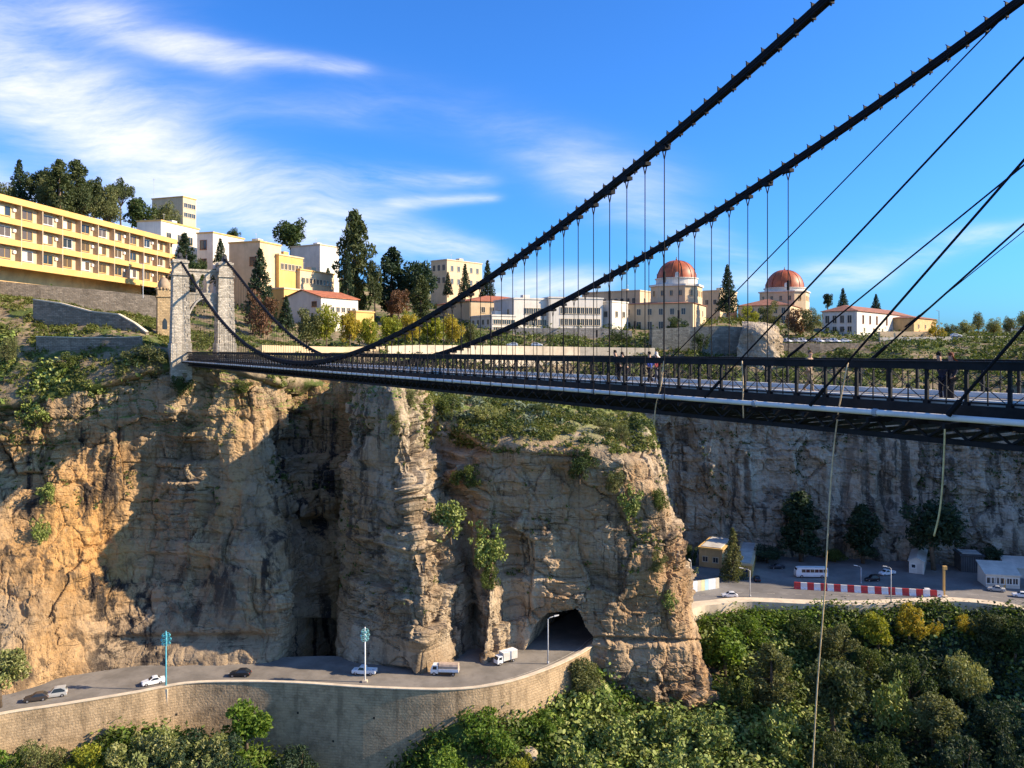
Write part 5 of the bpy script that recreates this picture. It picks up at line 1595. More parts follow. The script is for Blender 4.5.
# trees and shrubs on the slope in front
SL = [
    (726, 622, 672, 54, 'round', L_GREEN, 'bright green bushy tree in front of the right foot of the rock'),
    (772, 640, 705, 44, 'tall', L_OLIVE, 'tall dull olive tree left of the long rope'),
    (752, 612, 640, 40, 'shrub', L_GREEN, 'green bush below the cream parapet wall at its left end'),
    (800, 612, 640, 36, 'shrub', L_DARK, 'dark bush below the cream parapet wall behind the long rope'),
    (838, 620, 664, 44, 'round', L_OLIVE, 'dry olive tree just right of the long rope'),
    (836, 652, 735, 66, 'round', L_PINE, 'large dark pine right of the long rope'),
    (880, 610, 650, 36, 'round', L_LIME, 'olive yellow tree below the footway left of the golden tree'),
    (908, 601, 640, 34, 'round', L_YELLOW, 'brightest golden tree under the parapet wall'),
    (935, 614, 634, 20, 'shrub', L_YELLOW, 'small golden bush right of the brightest golden tree'),
    (966, 610, 632, 26, 'shrub', L_YELLOW, 'dull golden bush under the right end of the parapet wall'),
    (992, 603, 648, 40, 'round', L_PINE, 'dark tree at the right end of the parapet wall'),
    (1012, 612, 660, 36, 'round', L_DARK, 'dark tree cut by the right edge below the parapet'),
    (905, 650, 700, 54, 'shrub', L_DARK, 'dark green thicket under the golden tree'),
    (948, 655, 690, 46, 'shrub', L_DARK, 'dark thicket below the small golden bush'),
    (968, 652, 705, 54, 'wide', L_GREY, 'silvery green tree leaning out of the dark slope'),
    (930, 690, 748, 60, 'round', L_OLIVE, 'olive tree low on the dark slope'),
    (888, 672, 730, 44, 'shrub', L_PAD, 'cactus thicket between the large pine and the olive tree'),
    (868, 640, 672, 34, 'shrub', L_SCRUB, 'scrubby bush above the large dark pine'),
    (1000, 690, 740, 54, 'shrub', L_CONI, 'very dark bush at the lower right'),  # very dark leaves in this corner also stand in for shade
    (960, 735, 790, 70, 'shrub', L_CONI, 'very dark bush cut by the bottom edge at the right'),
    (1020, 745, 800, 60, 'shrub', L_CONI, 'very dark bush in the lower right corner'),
    (880, 735, 790, 56, 'shrub', L_DARK, 'dark bush at the bottom below the olive tree'),
    (740, 672, 712, 44, 'shrub', L_SCRUB, 'scrub thicket below the bright green tree'),
    (780, 700, 750, 54, 'shrub', L_PAD, 'cactus thicket left of the end of the rope'),
    (838, 735, 790, 50, 'shrub', L_PINE, 'dark bush at the bottom right of the rope'),
    (712, 708, 750, 50, 'shrub', L_PAD, 'cactus thicket under the right foot of the rock'),
    (664, 700, 740, 54, 'shrub', L_PAD, 'cactus thicket in front of the foot of the rock'),
    (620, 712, 755, 56, 'shrub', L_PAD, 'cactus thicket in the middle at the bottom'),
    (690, 745, 800, 60, 'shrub', L_PAD, 'cactus thicket cut by the bottom edge under the rock'),
    (574, 735, 790, 56, 'shrub', L_PAD, 'cactus thicket right of the pale boulder'),
    (588, 653, 696, 42, 'round', L_OLIVE, 'brown olive bush where the wall meets the rock'),
    (548, 706, 732, 38, 'shrub', L_GREEN, 'green bush on the mound above the pale boulder'),
    (490, 706, 752, 64, 'shrub', L_GREEN, 'large green bush on the mound against the wall'),
    (450, 738, 790, 66, 'shrub', L_GREEN, 'green bush at the bottom left of the mound'),
    (520, 745, 790, 44, 'shrub', L_LIME, 'yellow green bush at the bottom beside the boulder'),
    (250, 697, 752, 48, 'round', L_GREEN, 'lone bright green tree standing before the dark retaining wall'),
    (146, 716, 790, 80, 'shrub', L_GREY, 'pale leaved bush in the sun at the lower left'),
    (200, 742, 800, 64, 'shrub', L_GREY, 'pale leaved bush right of the larger one at the lower left'),
    (40, 735, 785, 62, 'shrub', L_OLIVE, 'dark bush at the foot of the sunlit wall'),
    (80, 750, 800, 56, 'shrub', L_LIME, 'yellow green bush at the bottom left of the sunlit wall'),
    (10, 752, 800, 56, 'shrub', L_GREEN, 'green bush in the lower left corner'),
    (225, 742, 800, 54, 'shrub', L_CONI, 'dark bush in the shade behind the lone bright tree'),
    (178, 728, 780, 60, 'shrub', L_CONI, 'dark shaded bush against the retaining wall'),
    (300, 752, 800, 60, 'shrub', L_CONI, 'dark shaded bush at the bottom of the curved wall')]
for x, yt, yb, w, kd, lm, lb in SL:
    p = on('slope', x, min(yb, 790))
    Y = p.y
    tree('bush' if kd == 'shrub' else 'slope_tree', lb, p + Vector((0, 0, -.4)), (yb - yt) / F * Y * 1.05, w / F * Y * 1.05, kd, lm, 'bush' if kd == 'shrub' else 'tree')
q = G(2, 690, -56)
tree('slope_tree', 'sunlit pale tree at the left edge in front of the gorge road', P(0, 704, 120), 8.5, 8.0, 'round', L_GREY)
# trees at the foot of the grey cliff and by the parking place
for x0, x1, yt, yb, Y, kd, lm, lb in [
    (718, 748, 528, 582, 192, 'conifer', L_OLIVE, 'olive green conifer beside the yellow hut'),
    (780, 822, 492, 560, 208, 'tall', L_CONI, 'dark eucalyptus against the grey cliff behind the white bus'),
    (846, 880, 505, 560, 206, 'tall', L_CONI, 'dark narrow tree against the grey cliff behind the pickup'),
    (902, 966, 498, 568, 200, 'round', L_CONI, 'big dark tree at the cliff foot behind the white kiosk'),
    (680, 700, 540, 566, 205, 'shrub', L_DARK, 'dark bush at the left end of the cliff foot'),
    (745, 790, 545, 562, 206, 'shrub', L_CONI, 'dark hedge behind the parked dark cars'),
    (820, 850, 548, 562, 208, 'shrub', L_SCRUB, 'low scrub at the cliff foot between two dark trees'),
    (964, 1010, 545, 570, 200, 'shrub', L_CONI, 'dark thicket at the cliff foot above the white cabins')]:
    tree_px('tree' if kd != 'shrub' else 'bush', lb, x0, x1, yt, yb, Y, kd, lm, 'tree' if kd != 'shrub' else 'bush')


def cover(name, label, cat, spots, per, spread, size, lm, k=4, elong=1.7, up=.3, seed=0, rise=.3):
    r = np.random.default_rng(seed)
    c = np.repeat(spots, per, 0)
    j = r.normal(size=c.shape) * spread; j[:, 2] = np.abs(j[:, 2]) * 1.1 + rise * .3
    v, f = leaves(c + j, size, up, k, elong, seed)
    o_ = link(name, mesh_np(name, v, f, lm))
    return tag(o_, label, cat, None, 'stuff')


def spots_on(key, n, cond, seed=0):
    """random points of a sheet for which cond(u, v, p, slope) holds, spread evenly over its area"""
    g = SHEETS[key]; r = np.random.default_rng(seed)
    a = np.cross(g[1:, :-1] - g[:-1, :-1], g[:-1, 1:] - g[:-1, :-1]); ar = np.linalg.norm(a, axis=-1)
    nz = np.abs(a[..., 2]) / (ar + 1e-9)
    p = g[:-1, :-1]; u = 512 + F * p[..., 0] / np.maximum(p[..., 1], 1); v = YH - F * p[..., 2] / np.maximum(p[..., 1], 1)
    w = ar * cond(u, v, p, nz)
    i = r.choice(w.size, n, p=(w / w.sum()).ravel())
    q = p.reshape(-1, 3)[i].copy(); ii, jj = np.unravel_index(i, w.shape)
    q += (g[ii + 1, jj] - g[ii, jj]) * r.uniform(size=(n, 1)) + (g[ii, jj + 1] - g[ii, jj]) * r.uniform(size=(n, 1))
    return q


inframe = lambda u, v: (u > -60) & (u < 1090) & (v < 830)
patch = lambda p, sc, sd, th: np.clip((fbm(p / sc, 3, sd) - th) * 4, 0, 1)
cover('scrub', 'thick dark green scrub covering the slope under the road', 'scrub', spots_on('slope', 5200, lambda u, v, p, s: inframe(u, v) * (.15 + patch(p, 9, 3, -.1)), 1), 10, .85, .44, L_SCRUB, seed=5)
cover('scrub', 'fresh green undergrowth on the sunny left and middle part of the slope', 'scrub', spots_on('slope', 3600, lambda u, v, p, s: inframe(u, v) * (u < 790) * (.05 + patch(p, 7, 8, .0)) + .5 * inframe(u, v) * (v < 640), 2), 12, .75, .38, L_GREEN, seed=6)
cover('prickly_pear', 'pale prickly pear pads spread over the lower middle of the slope', 'cactus', spots_on('slope', 2600, lambda u, v, p, s: inframe(u, v) * (u > 540) * (v > 640) * (.1 + (u < 830) * 1.0) * (.1 + patch(p, 6, 12, -.1)), 3), 12, .8, .5, L_PAD, 6, 1.5, 0, 7, 1.2)
cover('scrub', 'dark undergrowth on the shaded right side of the slope', 'scrub', spots_on('slope', 2600, lambda u, v, p, s: inframe(u, v) * np.clip((u - 800) / 120, 0, 1), 4), 10, .9, .45, L_CONI, seed=8)  # dark leaves, deepened in colour to stand in for shade
cover('grass', 'bright grass and weeds on the top of the rock', 'grass', spots_on('rock', 4600, lambda u, v, p, s: (s > .42) * (p[..., 2] > -19.5) * inframe(u, v) * np.where(u > 425, 1, .06) * (.05 + patch(p, 5, 4, -.15)), 5), 9, .25, .28, L_GRASS, seed=9, elong=2.4)
cover('agave', 'blue grey agave leaves in patches on the grassy top of the rock', 'agave', spots_on('rock', 260, lambda u, v, p, s: (s > .4) * (p[..., 2] > -16) * inframe(u, v) * ((u > 430) & (u < 560)) * (.02 + patch(p, 4, 17, .05)), 25), 12, .45, .5, leaf('agave_leaves', [(.13, .16, .10), (.20, .235, .16), (.09, .11, .06)]), seed=29, elong=2.6, up=0)
cover('scrub', 'dark low shrubs in patches on the grassy top of the rock', 'scrub', spots_on('rock', 420, lambda u, v, p, s: (s > .4) * (p[..., 2] > -18) * inframe(u, v) * (u > 425) * patch(p, 5, 27, .1), 26), 14, .5, .36, L_DARK, seed=30)
cover('scrub', 'scrubby plants in cracks and on ledges of the rock', 'scrub', spots_on('rock', 600, lambda u, v, p, s: (s > .42) * (p[..., 2] > -45) * inframe(u, v) * (.05 + patch(p, 8, 14, .15)) * (1 + 5 * (u > 630)), 6), 10, .3, .3, L_SCRUB, seed=10)
cover('scrub', 'scrubby plants on ledges of the left cliff', 'scrub', spots_on('left', 420, lambda u, v, p, s: (s > .42) * (p[..., 2] > -30) * inframe(u, v) * (.02 + patch(p, 8, 24, .2)), 7), 9, .28, .3, L_SCRUB, seed=11)
cover('grass', 'bright grass on the terraces left of the bridge', 'grass', spots_on('hill', 5200, lambda u, v, p, s: inframe(u, v) * (u < 300) * (p[..., 1] < 200) * (.08 + patch(p, 6, 31, -.08)), 8), 8, .25, .28, L_GRASS, seed=12, elong=2.4)
cover('prickly_pear', 'pale prickly pear scattered over the green terraces at the left', 'cactus', spots_on('hill', 260, lambda u, v, p, s: inframe(u, v) * (u < 170) * (p[..., 1] < 166) * patch(p, 5, 41, .1), 9), 12, .45, .45, L_PAD, 6, 1.5, 0, 13, .6)
cover('scrub', 'dark green scrub on the bank between the town road and the grey cliff', 'scrub', spots_on('hill', 5200, lambda u, v, p, s: inframe(u, v) * (u > 380) * (p[..., 1] < 262) * (.2 + patch(p, 8, 51, -.1)), 10), 9, .55, .45, L_SCRUB, seed=14)
cover('scrub', 'scrub and weeds between the buildings of the town', 'scrub', spots_on('hill', 5200, lambda u, v, p, s: inframe(u, v) * (p[..., 1] > 196) * (p[..., 1] < 400) * (.1 + patch(p, 12, 61, .0)), 11), 8, .8, .6, L_SCRUB, seed=15)
cover('scrub', 'ivy and weeds hanging on the grey cliff', 'scrub', spots_on('back', 700, lambda u, v, p, s: inframe(u, v) * patch(p / np.array([1, 1, 3.0]), 7, 71, .25), 12), 10, .5, .4, L_DARK, seed=16)

# pale boulder at the bottom of the mound
bp = on('slope', 532, 752)
bo = MB(); rr_ = np.random.default_rng(3); prof = []
for i in range(7):
    t = i / 6 * math.pi; prof.append((max(.02, 1.5 * math.sin(t)), 1.1 * -math.cos(t)))
bo.lathe(prof, 12)
bo.v = [tuple(np.array(v) * (1 + .22 * float(vn(np.array([[v[0] * .9 + 5, v[1] * .9, v[2] * .9]]), 3)[0]))) for v in bo.v]
tag(bo.build('boulder', M_CRAG, None, False, bp + Vector((0, -.5, .6))), 'pale boulder among the bushes at the bottom of the mound', 'boulder')

# ------------------------------------------------------------------ small buildings round the parking place
def YR(py): return F * -ZR / (py - YH)


house('low tan hut with a yellow fascia beside the conifer', 722, 551, 569, YR(569), 699, 733, 28, M_OCHRE, cap=M_YELLOW, wl=[(2, .45, 1.2, 1.2)], name='hut', deep=1)
kio = house('small kiosk with a cream canopy roof and a dark blue door', 752, 566, 577.5, YR(577.5), 735, 757, 20, M_YELLOW, cap=M_CREAM, name='kiosk', deep=.5)
m = MB(); m.box(-.04, .0, kio[2] * .25, kio[2] * .75, .1, kio[3] * .8); m.build('door', mat('blue_door', (.02, .03, .10), .5), kio[0])
kk = house('white kiosk with a pitched roof standing alone at the cliff foot', 924, 562.5, 574.5, YR(574.5), 909, 929, 30, M_WHITE, roof='gable', roofm=M_GREYW, rise=.8, over=.25, name='kiosk', deep=.4)
m = MB(); m.box(-.05, 0, kk[2] * .12, kk[2] * .45, .05, kk[3] * .85); m.build('door', M_GREYW, kk[0])
window(kk[0], 'l', kk[2] * .7, kk[3] * .6, .8, .8, M_WFRAME)
h1 = house('long white cabin with dark windows at the right end of the parking place', 1020, 576, 589, YR(589), 986, 1015, 12, M_WHITE, roof='shed', roofm=M_GREYW, rise=1.6, over=.3, wfix=5.5, wl=[(2, .55, 1.0, 1.3, .05, .4, M_WFRAME), (3, .55, 1.5, 1.3, .5, .95, M_WFRAME)], name='cabin', deep=.4)
m = MB(); m.box(-.06, -.01, h1[2] * .42, h1[2] * .48, .05, 2.0); m.build('door', M_YELLOW, h1[0])
house('grey roofed cabin behind the long white cabin', 1036, 569, 579, YR(579), 1008, 1030, 12, M_GREYW, roof='shed', roofm=M_GREYW, rise=1.4, over=.3, wfix=5, name='cabin', deep=.4)
sh = house('dark open shed at the foot of the cliff left of the cabins', 984, 557, 573, YR(573), 961, 980, 12, mat('dark_shed', (.06, .065, .07), .8), roofm=M_GREYW, wfix=5, name='shed', deep=.3)
m = MB()
for k in range(9): m.box(-.06, -.01, sh[2] * (.05 + .1 * k), sh[2] * (.05 + .1 * k) + .12, .05, sh[3] * .95)
m.build('slats', mat('dark_slats', (.10, .11, .12), .7), sh[0])

# painted boundary wall by the tunnel end of the parking place
fw = empty('painted_wall', G(705, 591, ZR), 0, 'low boundary wall painted in white pale blue and yellow panels', 'wall')
pa_, pb2 = G(690, 592.5, ZR), G(719, 588, ZR)
cols_ = [(.62, .66, .70), (.60, .66, .72), (.55, .50, .40), (.62, .60, .35), (.40, .58, .66), (.62, .60, .35), (.40, .58, .66), (.62, .60, .35)]
for i, c in enumerate(cols_):
    a = pa_.lerp(pb2, i / 8); b = pa_.lerp(pb2, (i + .97) / 8)
    m = MB(); m.bar(a + Vector((0, 0, 1.2)), b + Vector((0, 0, 1.2)), .2, 2.4)
    rel(m, fw).build('panel', mat('panel_%d' % (i % 5), c, .8, .1, .6), fw)

# red and white barrier
b0, b1 = G(794, 588.5, ZR), G(944, 597.5, ZR)
nb = 22
M_RED = mat('red_plastic', (.50, .05, .05), .5, .15, 1.0); M_WPL = mat('white_plastic', (.75, .73, .72), .5, .1, 1.0)
L_ = (b1 - b0).length / nb * .97
bmsh = []
for mm in (M_RED, M_WPL):
    m = MB(); m.prism([(-.45, 0), (.45, 0), (.42, .25), (.2, .55), (.16, 1.5), (-.16, 1.5), (-.2, .55), (-.42, .25)], -L_ / 2, L_ / 2); bmsh.append(m.mesh('barrier_block', mm))
ang = math.atan2(b1.y - b0.y, b1.x - b0.x) - math.pi / 2
for i in range(nb):
    o_ = link('barrier_block', bmsh[i % 2], None, b0.lerp(b1, (i + .5) / nb), ang)
    tag(o_, 'red block of the red and white barrier in the parking place' if i % 2 == 0 else 'white block of the red and white barrier in the parking place', 'barrier', 'red barrier blocks' if i % 2 == 0 else 'white barrier blocks')


# ------------------------------------------------------------------ lamps and posts
M_POLE = mat('galvanised_pole', (.42, .43, .44), .5, .15, 1.0)
M_TEAL = mat('teal_paint', (.08, .34, .42), .6, .15, 1.0)
M_LAMP = mat('lamp_head', (.62, .62, .60), .4, .1)


def lamp(label, px, yt, yb, Z=None, arm=1.4, rz=0.0, name='street_lamp'):
    p = G(px, yb, Z if Z is not None else ZR); h = (yb - yt) / F * p.y
    r = empty(name, p, rz, label, 'street lamp')
    m = MB(); m.tube([(0, 0, -.3), (0, 0, h * .5), (0, 0, h - .35)], [.14, .11, .08], 8); m.tube([(0, 0, 0), (0, 0, .5)], .2, 8); m.build('pole', M_POLE, r, True)
    m = MB(); m.tube([(0, 0, h - .4), (arm * .3, 0, h - .12), (arm, 0, h)], [.07, .06, .05], 6); m.build('arm', M_POLE, r, True)
    m = MB(); m.prism([(arm - .15, h - .07), (arm + .7, h + .06), (arm + .75, h + .16), (arm - .1, h + .1)], -.16, .16); m.build('lamp_head', M_LAMP, r)


lamp('single arm street lamp at the tunnel mouth', 548, 617, 664, ZR, 1.3, R(20))
lamp('street lamp with its arm to the left beside the white car at the parking entrance', 750, 569, 597, ZR, 1.6, R(160))
lamp('thin lamp post in front of the painted boundary wall', 691, 561, 594, ZR, .5, R(100))
lamp('lamp post behind the barrier near the dark jeep', 861, 566, 584, ZR, .9, R(170))
lamp('tall lamp post in front of the barrier with its foot on the pale pavement', 891, 567, 604, ZR, .9, R(170))


def deco_lamp(label, px, yt, yb, col):
    p = G(px, yb, ZR); h = (yb - yt) / F * p.y
    r = empty('lattice_lamp', p, 0, label, 'street lamp')
    m = MB(); m.tube([(0, 0, -3), (0, 0, h)], [.16, .1], 8); m.build('pole', col[0], r, True)
    m = MB(); m.box(-.4, .4, -.4, .4, -3.5, .3); m.build('base', M_PALE, r)
    for z, s in ((h - 2.0, .5), (h - 1.35, .65), (h - .7, .5)):
        m = MB()
        for k in range(4):
            a = k * math.pi / 2 + .4; c, d = math.cos(a) * s, math.sin(a) * s
            m.bar((0, 0, z), (c, d, z), .1); m.bar((c, d, z - .28), (c, d, z + .28), .08); m.bar((c, d, z + .28), (0, 0, z + .5), .06); m.bar((c, d, z - .28), (0, 0, z - .42), .06)
            m.box(c - .14, c + .14, d - .14, d + .14, z - .11, z + .11)
        m.build('lantern_ring', col[1], r)


deco_lamp('teal post with a lattice lantern cluster beside the white car on the gorge road', 166, 631, 690, (M_TEAL, M_TEAL))
deco_lamp('pale post with a teal lantern cluster in front of the tall pillar', 365, 627, 682, (M_LAMP, mat('pale_teal', (.22, .46, .47), .6)))
p = G(944, 597.5, ZR); h = (597.5 - 566) / F * p.y
r = empty('yellow_post', p, 0, 'yellow post with a box on top at the right end of the barrier', 'post')
m = MB(); m.box(-.2, .2, -.2, .2, 0, h - .8); m.build('post', M_YELLOW, r)
m = MB(); m.box(-.25, .6, -.25, .25, h - .8, h); m.build('box', M_YELLOW, r)
m = MB(); m.box(-.6, .6, -.6, .6, -.1, .5); m.build('foot', M_PALE, r)
tag(MB().tube([(0, 0, 0), (0, 0, 7.5)], .07, 6).tube([(-.5, 0, 6.8), (.5, 0, 6.8)], .04, 5).build('mast', M_POLE, None, False, P(154, 196, 335)), 'thin aerial mast above the yellow top floor building', 'mast')
for x, yt, Y, lb in ((939, 311, 262, 'lone street lamp on the high road at the right'), (143, 264, 190, 'white flag pole in front of the right end of the yellow building')):
    b = P(x, 337 if x > 500 else 296, Y); hh = ((337 if x > 500 else 296) - yt) / F * Y
    r = empty('lamp_post' if x > 500 else 'flag_pole', b, 0, lb, 'street lamp' if x > 500 else 'pole')
    MB().tube([(0, 0, -.5), (0, 0, hh)], .1, 6).build('pole', M_POLE, r)
    MB().tube([(0, 0, hh), (-.9, 0, hh + .15)], .07, 6).build('arm' if x > 500 else 'truck', M_POLE, r)


# ------------------------------------------------------------------ vehicles
M_TYRE = mat('tyre', (.02, .02, .02), .9, .1); M_RIM = mat('rim', (.4, .4, .42), .35, .1, metal=.6)
M_CGL = glass('car_glass', (.02, .025, .03)); M_HEAD = mat('headlight', (.7, .7, .68), .2, .05); M_TAIL = mat('tail_light', (.4, .02, .02), .3, .1)
_wm = {}


def paint(name, c=None): return mat('paint_' + name, c, .3, .05, 1.0, spec=.5)


def wheel(root, x, y, r, w=.2):
    k = (round(r, 2), w)
    if k not in _wm:
        t = MB(); n = 14
        vs = []
        for rr, yy_ in ((r * .62, -w / 2), (r * .95, -w / 2), (r, -w * .35), (r, w * .35), (r * .95, w / 2), (r * .62, w / 2)):
            vs += [(rr * math.cos(2 * math.pi * i / n), yy_, rr * math.sin(2 * math.pi * i / n)) for i in range(n)]
        t.add(vs, [(j * n + i, j * n + (i + 1) % n, (j + 1) * n + (i + 1) % n, (j + 1) * n + i) for j in range(5) for i in range(n)])
        d = MB(); d.add([(r * .63 * math.cos(2 * math.pi * i / n), s * w * .42, r * .63 * math.sin(2 * math.pi * i / n)) for s in (-1, 1) for i in range(n)], [tuple(range(n)), tuple(range(n, 2 * n))])
        _wm[k] = (t.mesh('wheel', M_TYRE), d.mesh('rim', M_RIM))
    a = link('wheel', _wm[k][0], root, (x, y, r)); link('rim', _wm[k][1], a)


def shell(st):
    """body from stations (x, z bottom, z belt, z top, half width, half width at top)"""
    m = MB(); vs = []; fs = []
    for x, zb, zm, zt, w, wt in st:
        vs += [(x, -w * .94, zb), (x, -w, zb + (zm - zb) * .45), (x, -w * .97, zm), (x, -wt, zt), (x, wt, zt), (x, w * .97, zm), (x, w, zb + (zm - zb) * .45), (x, w * .94, zb)]
    for i in range(len(st) - 1):
        for k in range(8):
            k2 = (k + 1) % 8; fs.append((i * 8 + k, i * 8 + k2, i * 8 + 8 + k2, i * 8 + 8 + k))
    fs += [tuple(range(8)), tuple(range(len(st) * 8 - 8, len(st) * 8))]
    return m.add(vs, fs)


def car(label, p, heading, pm_, style='hatch', name='car', group=None, parts=True, scale=.84):
    """faces local +x"""
    root = empty(name, p, heading, label, 'car', group)
    root.scale = (scale,) * 3
    w = .84; tail = {'hatch': [(-1.15, 1.44, .62), (-1.85, 1.0, .72), (-2.02, .78, .74)], 'saloon': [(-.75, 1.42, .62), (-1.35, .98, .72), (-2.15, .94, .74)], 'jeep': [(-1.75, 1.72, .70), (-1.95, 1.1, .74), (-2.0, .8, .74)]}[style]
    top = 1.46 if style != 'jeep' else 1.76
    st = [(2.05, .36, .6, .66, w * .84, .62), (1.9, .24, .66, .76, w * .95, .70), (1.0, .22, .84, .93, w, .72), (.78, .22, .88, .97, w, .71), (.12, .22, .90, top - .06, w, .62), (-.3, .22, .9, top, w, .61)]
    for x, zt, wt in tail: st.append((x, .22, min(.92, zt - .03), zt, w * (.97 if x < -1.7 else 1), wt))
    st.append((tail[-1][0] - .06, .36, .66, .74, w * .88, .66))
    shell(st).build('body', pm_, root)
    if not parts: return root
    e = .012
    a = MB(); a.add([(.74, -.62, 1.0), (.74, .62, 1.0), (.16, .54, top - .1), (.16, -.54, top - .1)], [(0, 1, 2, 3)]); a.v = [(x + .03, y, z + .02) for x, y, z in a.v]; a.build('windscreen', M_CGL, root)
    x0, z0, _ = tail[0]; x1, z1, _ = tail[1]
    a = MB(); a.add([(x0 - .07, -.52, z0 - .08), (x0 - .07, .52, z0 - .08), (x1 + .04, .6, z1 + .06), (x1 + .04, -.6, z1 + .06)], [(0, 1, 2, 3)]); a.v = [(x - .03, y, z + .02) for x, y, z in a.v]; a.build('rear_window', M_CGL, root)
    for s in (-1, 1):
        a = MB(); a.add([(.55, s * .80, .95), (x1 + .25, s * .80, .97), (x0 - .02, s * .655, top - .12), (.05, s * .655, top - .12)], [(0, 1, 2, 3)]); a.v = [(x, y + s * .012, z) for x, y, z in a.v]; a.build('side_window', M_CGL, root)
        for x in (1.28, -1.28): wheel(root, x, s * (w - .1), .31)
        a = MB(); a.box(1.93, 2.03, s * .55 - .14, s * .55 + .14, .58, .72); a.build('headlight', M_HEAD, root)
        xb = tail[-1][0]; a = MB(); a.box(xb - .09, xb + .02, s * .6 - .1, s * .6 + .1, .62, .76); a.build('tail_light', M_TAIL, root)
    return root


def road_dir(p):
    i = min(range(120), key=lambda k: (OD[k] - p).length)
    d = OD[min(i + 1, 119)] - OD[max(i - 1, 0)]
    return math.atan2(d.y, d.x)


def on_road(px, py, left=True):
    p = G(px, py, ZR) + Vector((0, 0, .01)); return p, road_dir(p) + (math.pi if left else 0)


p, h = on_road(153, 684); car('white saloon car on the gorge road beside the teal lantern post', p, h, paint('white', (.75, .75, .74)), 'saloon')
p, h = on_road(240, 676); car('black car driving on the shaded part of the gorge road', p, h, paint('black', (.015, .016, .02)), 'hatch')
p, h = on_road(55, 696.5); car('silver estate car with a dark roof at the left end of the gorge road', p, h, paint('silver', (.40, .40, .38)), 'jeep')
p, h = on_road(36, 700.5); car('dark brown car right behind the silver estate car', p, h, paint('brown', (.05, .04, .035)), 'hatch')


def truck(label, p, heading, cab, cargo, kind):
    r = empty('truck', p, heading, label, 'truck'); r.scale = (.74,) * 3 if kind != 'box' else (.66,) * 3
    m = MB(); m.box(-3.6, 2.6, -.45, .45, .55, .8); m.build('chassis', M_SADDLE, r)
    shell([(2.75, .55, 1.2, 1.3, .9, .86), (2.7, .5, 1.35, 1.5, .98, .92), (2.3, .5, 1.4, 2.35, .98, .86), (1.1, .5, 1.4, 2.4, .98, .88), (1.0, .5, 1.4, 2.3, .98, .86)]).build('cab', cab, r)
    a = MB(); a.add([(2.72, -.8, 1.52), (2.72, .8, 1.52), (2.4, .74, 2.25), (2.4, -.74, 2.25)], [(0, 1, 2, 3)]); a.v = [(x + .03, y, z) for x, y, z in a.v]; a.build('windscreen', M_CGL, r)
    for s in (-1, 1):
        a = MB(); a.add([(2.25, s * .975, 1.45), (1.3, s * .975, 1.45), (1.3, s * .92, 2.15), (2.15, s * .92, 2.15)], [(0, 1, 2, 3)]); a.v = [(x, y + s * .02, z) for x, y, z in a.v]; a.build('side_window', M_CGL, r)
        for x in (1.9, -2.5): wheel(r, x, s * .82, .42, .3)
        a = MB(); a.box(2.7, 2.8, s * .65 - .15, s * .65 + .15, .95, 1.12); a.build('headlight', M_HEAD, r)
    if kind == 'box':
        m = MB(); m.box(-3.7, .9, -1.08, 1.08, .9, 3.05); m.build('cargo_box', cargo, r)
        m = MB(); m.box(-3.73, .93, -1.1, 1.1, 3.052, 3.1); m.build('box_roof', M_WPL, r)
    else:
        m = MB(); m.box(-3.7, .9, -1.08, 1.08, .9, 1.05)
        m.build('load_bed', M_GREYW, r)
        for s in (-1, 1):
            m = MB(); m.box(-3.7, .9, s * 1.05 - .04, s * 1.05 + .04, 1.052, 1.6); m.build('side_board', M_WPL, r)
        m = MB(); m.prism([(-1.0, 1.06), (1.0, 1.06), (1.0, 2.2), (.8, 2.6), (.3, 2.75), (-.3, 2.75), (-.8, 2.6), (-1.0, 2.2)], -.8, 3.6, Matrix.Rotation(R(90), 4, 'Z')); m.build('canvas_cover', cargo, r)


p, h = on_road(443, 674.5); truck('truck with a brownish canvas load in front of the tall pillar', p, h - R(6), paint('white', None), mat('canvas', (.42, .31, .23), .9, .2, .8), 'flat')
p, h = on_road(504, 663); truck('white box truck leaving the tunnel', p, h - R(4), paint('white', None), mat('cargo_white', (.50, .47, .42), .6, .1, weather=.2), 'box')


def pickup(label, p, heading, pm_):
    r = empty('pickup', p, heading, label, 'pickup truck'); r.scale = (.84,) * 3
    shell([(2.4, .4, .8, .86, .74, .66), (2.3, .32, .85, .95, .84, .74), (1.35, .3, .95, 1.05, .86, .74), (.75, .3, 1.0, 1.65, .86, .66), (-.1, .3, 1.0, 1.7, .86, .66), (-.35, .3, 1.0, 1.6, .86, .66), (-.4, .3, .95, 1.0, .86, .8)]).build('body', pm_, r)
    m = MB(); m.box(-2.5, -.42, -.84, .84, .45, .7)
    for s in (-1, 1): m.box(-2.5, -.42, s * .84 - .04, s * .84 + .04, .702, 1.1)
    m.box(-2.54, -2.5, -.84, .84, .702, 1.1); m.build('load_bed', pm_, r)
    a = MB(); a.add([(1.3, -.66, 1.08), (1.3, .66, 1.08), (.82, .6, 1.58), (.82, -.6, 1.58)], [(0, 1, 2, 3)]); a.v = [(x + .03, y, z + .02) for x, y, z in a.v]; a.build('windscreen', M_CGL, r)
    for s in (-1, 1):
        a = MB(); a.add([(1.1, s * .82, 1.06), (-.25, s * .82, 1.06), (-.15, s * .7, 1.58), (.72, s * .7, 1.58)], [(0, 1, 2, 3)]); a.v = [(x, y + s * .025, z) for x, y, z in a.v]; a.build('side_window', M_CGL, r)
        for x in (1.55, -1.6): wheel(r, x, s * .74, .36, .22)
        a = MB(); a.box(2.3, 2.4, s * .55 - .14, s * .55 + .14, .7, .84); a.build('headlight', M_HEAD, r)


